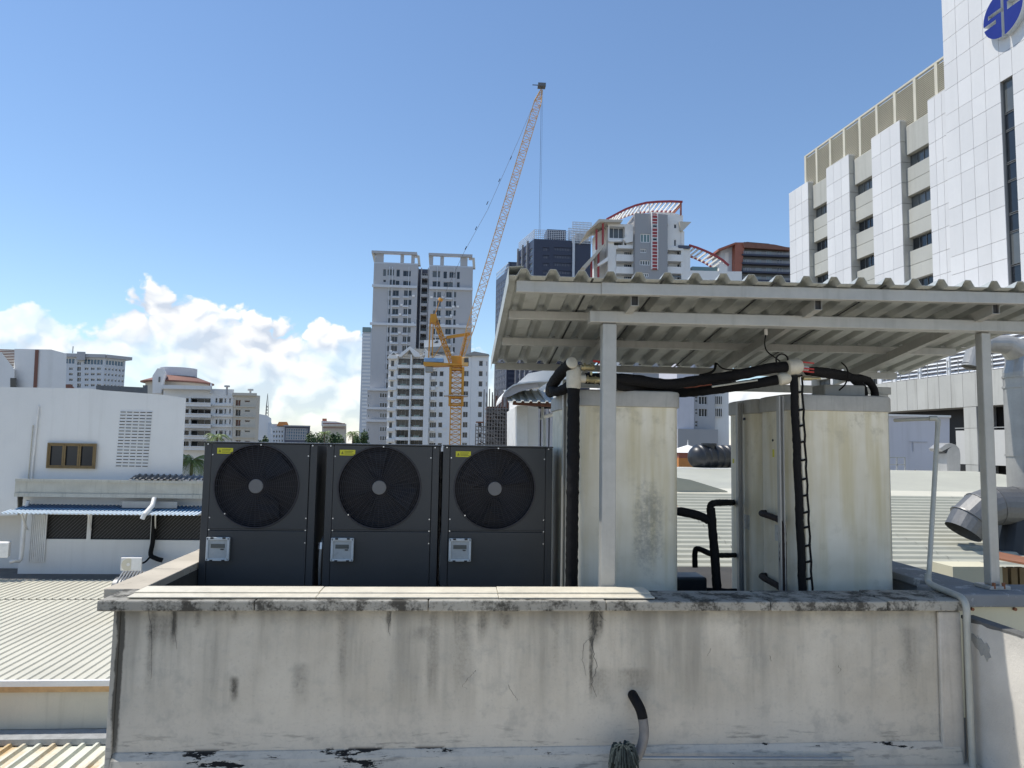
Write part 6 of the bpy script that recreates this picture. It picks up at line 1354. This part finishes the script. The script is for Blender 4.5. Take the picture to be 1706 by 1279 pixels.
# the tower with the emblem
TN = -.35
sj = [sT] + [sat_(x, 112, TN) for x in (1594.5, 1617, 1639.6, 1662)]; ws = (sat_(1666, 137, TN), sat_(1686.5, 124, TN)); st_ = sj[3] - sj[2]
sj = [s for s in sj if s < ws[0] - .3] + [ws[0]]; s2 = [ws[1] + st_ * k for k in range(12)]
zj = [zat(1581, y, TN) for y in (459.7, 429.6, 379, 349, 298.3, 268.3, 219.5, 189.5)]; lo = [zj[0]]
while lo[-1] > 2: lo += [lo[-1] - fl_h * .625, lo[-1] - fl_h]
zj = sorted(set(round(v, 3) for v in lo[1:] + zj)); dz = 1.95
while zj[-1] < zat(1581, -60, TN) + 6: zj.append(zj[-1] + dz)
zwt = zat(1666, 137, TN)
b = MB(); FO.box(b, sT + .03, ws[0] - .01, TN + .06, 25, -16, zj[-1] - .05); FO.box(b, ws[0], ws[1], TN + .5, 25, -16, zj[-1] - .06); FO.box(b, ws[1] + .01, s2[-1] + 8, TN + .06, 25, -16, zj[-1] - .05); b.build('tower_core', 'joint', t)
clad(FO, sj, zj, TN + .06, 'panel_white', t); clad(FO, s2, zj, TN + .06, 'panel_white', t)
zup = [z for z in zj if z > zwt + .3]; clad(FO, [ws[0], ws[1]], [zwt] + zup, TN + .06, 'panel_white', t)
b = MB(); FO.box(b, ws[0] + .01, ws[1] - .01, TN + .05, TN + .49, zwt + .02, zj[-1] - .07); b.build('tower_infill', 'joint', t)
z = zwt; k = 0
while z > 4:
    hh = fl_h * (.36 if k % 2 else .64); h = (ws[0] + .02, ws[1] - .02, z - hh + .03, z); window(FO, h, t, n=TN + .22, cols=1, fw=.05, fm='steel_dark', gl='glass'); z -= hh; k += 1
b = MB(); FO.box(b, sT + .02, sT + .5, TN + .065, .6, 2, zj[-1]); b.build('tower_return', 'panel_grey2', t)
# emblem
es, ez = FO.px(1670, 21, TN - .45); er = ez - zat(1670, 60, TN - .45)
def uv(u, v): return (u, v)
cpt = lambda a: (math.cos(rad(a)), math.sin(rad(a)))
def yang(v, left): a = math.degrees(math.asin(v)); return 180 - a if left else a
def arcpts(a0, a1, n=14): return [cpt(a0 + (a1 - a0) * i / n) for i in range(n + 1)]
g_ = .07; aT = 90 + math.degrees(math.asin(g_)); aB = 270 - math.degrees(math.asin(g_))
Sp = arcpts(aT, yang(-.09, True), 16) + [(-.34, -.09), (-.34, -.27)] + arcpts(yang(-.27, True), aB, 12) + [(-g_, .10), (-.74, .10), (-.74, .27), (-g_, .27)]
Cp = arcpts(270 + math.degrees(math.asin(g_)) - 360, yang(.0, False), 14) + [(.24, .0), (.24, .34)] + arcpts(yang(.34, False), 90 - math.degrees(math.asin(g_)), 12)
for nm, poly in (('emblem_letter', Sp), ('emblem_letter', Cp)):
    b = MB(); n = len(poly); front = [FO.to(es + u * er, TN - .45, ez + v * er) for u, v in poly]; back = [p + FO.n * .46 for p in front]
    b.cur = 0; b.add(front, [tuple(range(n))]); b.cur = 1; b.add(front + back, [((i + 1) % n, i, n + i, n + (i + 1) % n) for i in range(n)]); b.build(nm, ['logo_blue', 'logo_edge'], t, fix=False)

# ---- lower wing of the hospital
q = P(1600, 690, 46); FP = Fr(q.x, q.y, -86.1)
t = thing('hospital_wing', (q.x, q.y, -16), 'lower grey panelled wing with white louvers behind the right shed post', 'building')
zt = FP.px(1560, 627)[1]; zb = FP.px(1560, 681)[1]; dzf = zt - zb
sj = [FP.px(x, 650)[0] for x in (1478, 1494, 1511, 1527.5, 1545.5, 1564.5, 1584.5, 1604)]; w = sj[-1] - sj[-2]; w = sum(sj[i + 1] - sj[i] for i in range(7)) / 7
sj = [sj[0] - w * k for k in (3, 2, 1)] + sj + [sj[-1] + w * (k + 1) for k in range(16)]
b = MB(); FP.box(b, sj[0], sj[-1], .06, 5, zb, zt - .03); b.build('band_core', 'joint', t)
clad(FP, sj, [zb, zt], .06, 'panel_grey2', t)
zr2 = zb - dzf * .62; zr3 = zr2 - dzf * 1.05; zr4 = zr3 - .35 * dzf
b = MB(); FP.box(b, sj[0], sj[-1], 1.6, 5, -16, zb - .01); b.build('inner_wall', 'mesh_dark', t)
i0 = 10
for i in range(len(sj) - 1):
    solid = (i - i0) % 3 == 0
    if i < i0 - 1: continue
    if solid:
        b = MB(); FP.box(b, sj[i] + .02, sj[i + 1] - .02, .06, 1.5, -8, zb - .01); b.build('pier_core', 'joint', t); panel(FP, sj[i], sj[i + 1], zr2, zb, .06, t, 'panel_grey2')
        panel(FP, sj[i], sj[i + 1], zr3, zr2, .06, t, 'panel_grey2'); panel(FP, sj[i], sj[i + 1], zr3 - 2.2, zr3, .06, t, 'panel_grey2')
    else:
        panel(FP, sj[i], sj[i + 1], zr3, zr2 - .12, .30, t, 'panel_white2'); b = MB(); FP.box(b, sj[i], sj[i + 1], .31, .6, zr3 + .02, zr2 - .16); b.build('spandrel_core', 'joint', t)
        b = MB(); FP.box(b, sj[i], sj[i + 1], .2, .25, zr2 + .0, zr2 + .06); b.build('rail', 'galv', t)
zlt = FP.px(1600, 560)[1] + 2.5; lpos = [FP.px(x, 590, .6)[0] for x in (1470, 1494, 1535, 1583.5, 1645, 1730)]
for i in range(len(lpos)): 
    b = MB(); FP.box(b, lpos[i] - .14, lpos[i] + .14, .35, .75, zt + .02, zlt); b.build('louver_post', 'louver_white', t)
for i in range(len(lpos) - 1):
    b = MB(); n = 18
    for k in range(n):
        z = zt + .1 + (zlt - zt) * k / n; zz = (zlt - zt) / n
        b.add([FP.to(lpos[i] + .15, .40, z), FP.to(lpos[i + 1] - .15, .40, z), FP.to(lpos[i + 1] - .15, .58, z + zz * .6), FP.to(lpos[i] + .15, .58, z + zz * .6), FP.to(lpos[i] + .15, .42, z - .03), FP.to(lpos[i + 1] - .15, .42, z - .03), FP.to(lpos[i + 1] - .15, .60, z + zz * .6 - .03), FP.to(lpos[i] + .15, .60, z + zz * .6 - .03)], MB.BF)
    b.build('louver_bay', 'louver_white', t, fix=False)['kind'] = 'stuff'
b = MB(); FP.box(b, lpos[0], lpos[-1], .9, 4, zt, zlt - .1); b.build('louver_backing', 'lilac', t)
b = MB()
for k in range(14): s = lpos[1] + (lpos[-1] - lpos[1]) * k / 13; b.bar(FP.to(s, .12, zt), FP.to(s, .12, zt + 1.0), .04)
b.bar(FP.to(lpos[0], .12, zt + 1.0), FP.to(lpos[-1], .12, zt + 1.0), .05); b.build('guard_rail', 'galv', t, fix=False)

# ---- things on the neighbouring roofs at the right
f = Fr(0, 28, sk=1488)
t = thing('lilac_plant_room', (P(1535, 780, 28).x, 28, -4), 'plain pale lilac plant room left of the hospital wing', 'building')
f.poly([(1440, 694), (1571, 692), (1582, 693.5), (1582, 800), (1440, 800)], 0, 5).build('wall', 'lilac', t); q = f.rect(1438, 690.5, 1584, 694); b = MB(); f.box(b, q[0], q[1], -.12, 5.1, q[2], q[3]); b.build('roof_edge', 'white_wall', t)
q = f.rect(1514, 735.5, 1545, 736.3); b = MB(); f.box(b, q[0], q[1], -.03, -.003, q[2], q[3]); b.build('groove_strip', 'grey_far', t); q = f.rect(1521, 736, 1522, 752); b = MB(); f.box(b, q[0], q[1], -.03, -.003, q[2], q[3]); b.build('conduit', 'grey_far', t)
t = thing('vent_hood', (P(1590, 790, 22).x, 22, P(1590, 790, 22).z), 'galvanised gooseneck vent with a square open mouth in front of the lilac room', 'vent')
f = Fr(0, 22); f.poly([(1578, 790), (1578, 765), (1577, 756), (1580, 748), (1587, 743), (1569, 752), (1566, 747), (1575, 740), (1584, 738), (1592, 740.5), (1598, 747), (1600, 756), (1600, 791)], 0, .55).build('duct_body', 'duct', t)
f.poly([(1569.5, 751.5), (1580, 747), (1580, 752.5), (1576, 755)], .02, .5).build('mouth', 'ink', t)
t = thing('white_gutter_roof', (P(1600, 800, 20).x, 20, P(1600, 815, 20).z - .5), 'bright white flat roof edge with gutter behind the drain pipe', 'roof')
f = Fr(0, 19); f.poly([(1480, 784), (1540, 787), (1706, 796), (1800, 801), (1800, 814), (1706, 809), (1540, 797), (1480, 793)], .6, 4).build('upper_slab', 'white_wall', t)
f.poly([(1480, 797), (1540, 803), (1706, 818), (1800, 826), (1800, 850), (1480, 830)], 0.3, 3).build('lower_slab', 'white_wall', t)
t = thing('roof_pipe', (P(1560, 800, 18.6).x, 18.6, P(1560, 805, 18.6).z), 'grey and dark pipes with a loop of wire lying along the white roof', 'pipe')
b = MB(); b.tube([P(1505, 796, 18.5), P(1560, 800, 18.5), P(1700, 807, 18.5)], .045, 8); b.build('grey_pipe', 'duct', t, smooth=True)
b = MB(); b.tube([P(1503, 800, 18.4), P(1520, 803, 18.4), P(1700, 812, 18.4)], .045, 8); b.build('dark_pipe', 'duct_dull', t, smooth=True)
b = MB(); b.tube(smoothpath([P(1514, 796, 18.4), P(1518, 788, 18.4), P(1525, 784, 18.4), P(1531, 788, 18.4)]), .02, 6); b.tube(smoothpath([P(1505, 800, 18.3), P(1514, 806, 18.3), P(1511, 812, 18.3), P(1516, 816, 18.3)]), .025, 6); b.build('wire_loop', 'rubber', t, smooth=True)
for px in (1511, 1602):
    b = MB(); b.bar(P(px, 800, 18.4), P(px, 818, 18.4), .03); b.build('support', 'galv', t)
b = MB()
for px in (1494, 1507.5): b.bar(P(px, 762, 20), P(px, 790, 20), .03)
for y in (762, 774): b.bar(P(1480, y, 20), P(1507.5, y, 20), .03)
hr = tag(b.build('hand_rail', 'galv', fix=False), 'thin metal hand rail right of the right front tank', 'railing')
t = thing('metal_roof', (5, 10, -.5), 'large pale green ribbed metal roof behind the tanks', 'roof')
for k in range(5):
    x0 = .9 + k * 2.6
    b = MB(); ribbed(b, x0, x0 + 2.595, 7.75, 12.0, -.50, .12, .20, .028, ax='x', flat=.6); b.build('roof_sheet', 'pale_roof', t, fix=False)
b = MB(); b.add([(.9, 12.0, .14), (13.9, 12.0, .14), (13.9, 12.45, .20), (.9, 12.45, .20)], [(0, 1, 2, 3)]); b.build('ridge_cap', 'white_roof', t, solid=.01, fix=False)
b = MB(); b.add([(.9, 12.45, .19), (13.9, 12.45, .19), (13.9, 18.2, .40), (.9, 18.2, .40)], [(0, 1, 2, 3)]); b.build('rear_slope', 'pale_roof', t, solid=.02, fix=False)
b = MB(); b.box(.9, 8.0, 17.6, 17.85, .30, P(1170, 780, 17.6).z); b.build('roof_kerb', 'white_wall', t)
b = MB(); b.box(.9, 13.9, 7.8, 18.2, -16, -.75); struct(b.build('block_behind', 'concrete'))
b = MB(); q = [P(x, y, 12.1) for x, y in ((1125, 795), (1150, 799), (1212, 818), (1212, 831), (1125, 829))]; b.prism(q, (0, .25, 0)); b.build('shadow_riser', 'pale_roof', t)  # upright face added in place of a cast shadow on the roof
# ducts
def ring(mb, c, d, r, w=.03):
    d = Vector(d).normalized(); mb.tube([Vector(c) - d * w / 2, Vector(c) + d * w / 2], r, 20)
t = thing('exhaust_duct', (7.5, 9, -.5), 'round galvanised exhaust duct with gooseneck elbow at the right edge', 'duct')
xd = P(1711, 700, 9).x; r_ = .255; zt_ = P(1692, 625, 9).z
b = MB(); b.tube([(xd, 9, -.55), (xd, 9, zt_)], r_, 24); b.build('riser', 'duct', t, smooth=True)
e1_ = P(1676, 574, 9); e2_ = P(1645, 573, 9); e3_ = P(1625, 585, 9); e4_ = P(1618, 612, 9)
b = MB(); b.tube([(xd, 9, zt_), (xd, 9, zt_ + .06), P(1702, 586, 9), e1_, e2_, e3_, e4_], [r_, r_, r_ * .80, r_ * .52, r_ * .46, r_ * .46, r_ * .47], 20, cap=False); b.build('elbow', 'duct', t, smooth=False, fix=False)
for z in (zt_ - .02, zt_ - .16, .9):
    b = MB(); ring(b, (xd, 9, z), (0, 0, 1), r_ + .012); b.build('flange', 'duct', t, smooth=True)
b = MB(); ring(b, e4_ + Vector((0, 0, .03)), e4_ - e3_, r_ * .44, .01); b.build('dark_mouth', 'ink', t)
t = thing('duct_elbow', (6.8, 8.8, -.3), 'large dull segmented duct elbow turned down beside the right shed post', 'duct')
pts = [P(x, y, 8.9) for x, y in ((1760, 842), (1690, 843), (1655, 842), (1634, 850), (1616, 866), (1604, 886))]
b = MB(); b.tube(pts, [.25, .25, .25, .25, .24, .225], 22, cap=False); b.build('elbow', 'duct_dull', t, fix=False)
for i in (1, 2, 3, 4):
    b = MB(); d = pts[i + 1] - pts[i - 1]; ring(b, pts[i], d, .258, .018); b.build('seam_band', 'duct_dull', t, smooth=True)
b = MB(); b.tube([P(1700, 845, 8.9), P(1694, 900, 8.9), P(1690, 930, 8.9)], [.2, .24, .26], 16); b.build('stand', 'plastic_black', t)
t = thing('rusty_frame', (6.0, 7.2, -.6), 'rusty sheet and brown timber frame under the ducts at the right edge', 'frame')
b = MB(); b.prism([P(1640, 925, 7.3), P(1720, 940, 6.6), P(1720, 930, 7.6), P(1660, 918, 7.8)], (0, 0, -.02)); b.build('rusty_sheet', 'rust', t)
for px in (1668, 1684, 1698):
    b = MB(); q = P(px, 960, 7.2); b.box(q.x - .035, q.x + .035, 7.15, 7.22, -.75, -.27); b.build('timber', 'wood', t)
b = MB(); q0_ = P(1620, 940, 7.4); b.box(q0_.x, q0_.x + 1.6, 7.40, 7.6, -.9, -.35); b.build('gap_shade', 'ink', t)  # black box standing in for the shade of the gap
b = MB(); q0_ = P(1560, 937, 7.3); q1_ = P(1640, 941, 7.3); b.box(q0_.x, q1_.x, 7.05, 7.38, -.9, q0_.z); b.build('cream_block', 'cream_wall', t)
# ---- rooftop hut left of the tanks
t = thing('rooftop_hut', (P(895, 735, 10).x, 10, -.6), 'white rooftop hut with curved canopy and small metal awning behind the riser pipe', 'hut')
f = Fr(0, 10); f.poly([(861, 676), (879.5, 677), (879.5, 760), (861, 760)], 0, 2).build('door_panel', 'pvc_white', t); f.poly([(879.8, 676), (897, 678), (897, 760), (879.8, 760)], .12, 2).build('side_strip', 'white_wall', t)
b = MB(); q = f.rect(897, 680, 955, 760); n = 8
for k in range(n): u = q[0] + (q[1] - q[0]) * k / n; f.box(b, u, u + (q[1] - q[0]) / n * .7, .20, .3, q[2], q[3]); 
f.box(b, q[0], q[1], .301, 2, q[2], q[3]); b.build('ribbed_wall', 'lilac', t)
f.poly([(862, 638), (880, 622), (905, 617), (960, 617), (960, 676), (862, 676)], .35, 2).build('upper_wall', 'white_wall', t)
cv_ = [(835.5, 666), (837, 659), (841, 652), (847, 646), (855, 640.5), (864, 637.5), (880, 635.5), (897, 634), (915, 633)]; q = [f.px(x, y, -1.0) for x, y in cv_]; b = MB(); m = len(q)
vs = [f.to(s, n_, z + dz_) for n_, dz_ in ((-1.0, 0), (.3, 0), (.3, -.018), (-1.0, -.018)) for s, z in q]; b.add(vs, [(r_ * m + i, r_ * m + i + 1, ((r_ + 1) % 4) * m + i + 1, ((r_ + 1) % 4) * m + i) for r_ in range(4) for i in range(m - 1)]); b.build('curved_canopy', 'white_wall', t, fix=False)
lo = [f.px(x, y, -.85) for x, y in ((838, 662), (845, 661.5), (852, 659), (858, 656), (864, 653), (880, 648), (897, 645))]; hi = [f.px(x, y, -.85) for x, y in ((838, 659.5), (842, 653.5), (848, 647.5), (856, 642), (865, 639), (880, 637), (897, 635.6))]
b = MB(); m = len(lo); b.add([f.to(s, -.85, z) for s, z in lo] + [f.to(s, -.85, z) for s, z in hi] + [f.to(s, -.84, z) for s, z in lo] + [f.to(s, -.84, z) for s, z in hi], [(i, i + 1, m + i + 1, m + i) for i in range(m - 1)] + [(2 * m + i, 3 * m + i, 3 * m + i + 1, 2 * m + i + 1) for i in range(m - 1)]); b.build('canopy_panel', 'lilac', t, fix=False)
z0 = P(860, 671, 9.0).z; z1 = P(880, 650, 9.9).z; b = MB(); xa = P(846, 670, 9.0).x; xb_ = P(940, 672, 9.0).x; ribbed(b, xa, xb_, 8.9, 9.95, z0, z1, .11, .02); b.build('awning_sheet', 'galv_sheet', t, solid=.003, fix=False)
b = MB(); b.bar((xa + .08, 9.2, z0 + .02), (xb_, 9.2, z0 + .0), .05, .07); b.build('awning_beam', 'tile_brown', t)
b = MB(); b.tube([P(908, 694, 9.6), P(945, 684, 9.3)], .026, 10); b.build('white_pipe', 'pvc_white', t, smooth=True)
b = MB(); b.tube([P(904, 678, 9.4), P(904, 695, 9.4), P(900, 698, 9.4)], .018, 8); b.tube([P(907, 696, 9.7), P(907, 745, 9.7)], .022, 8); b.build('grey_pipe', 'pvc_grey', t, smooth=True)
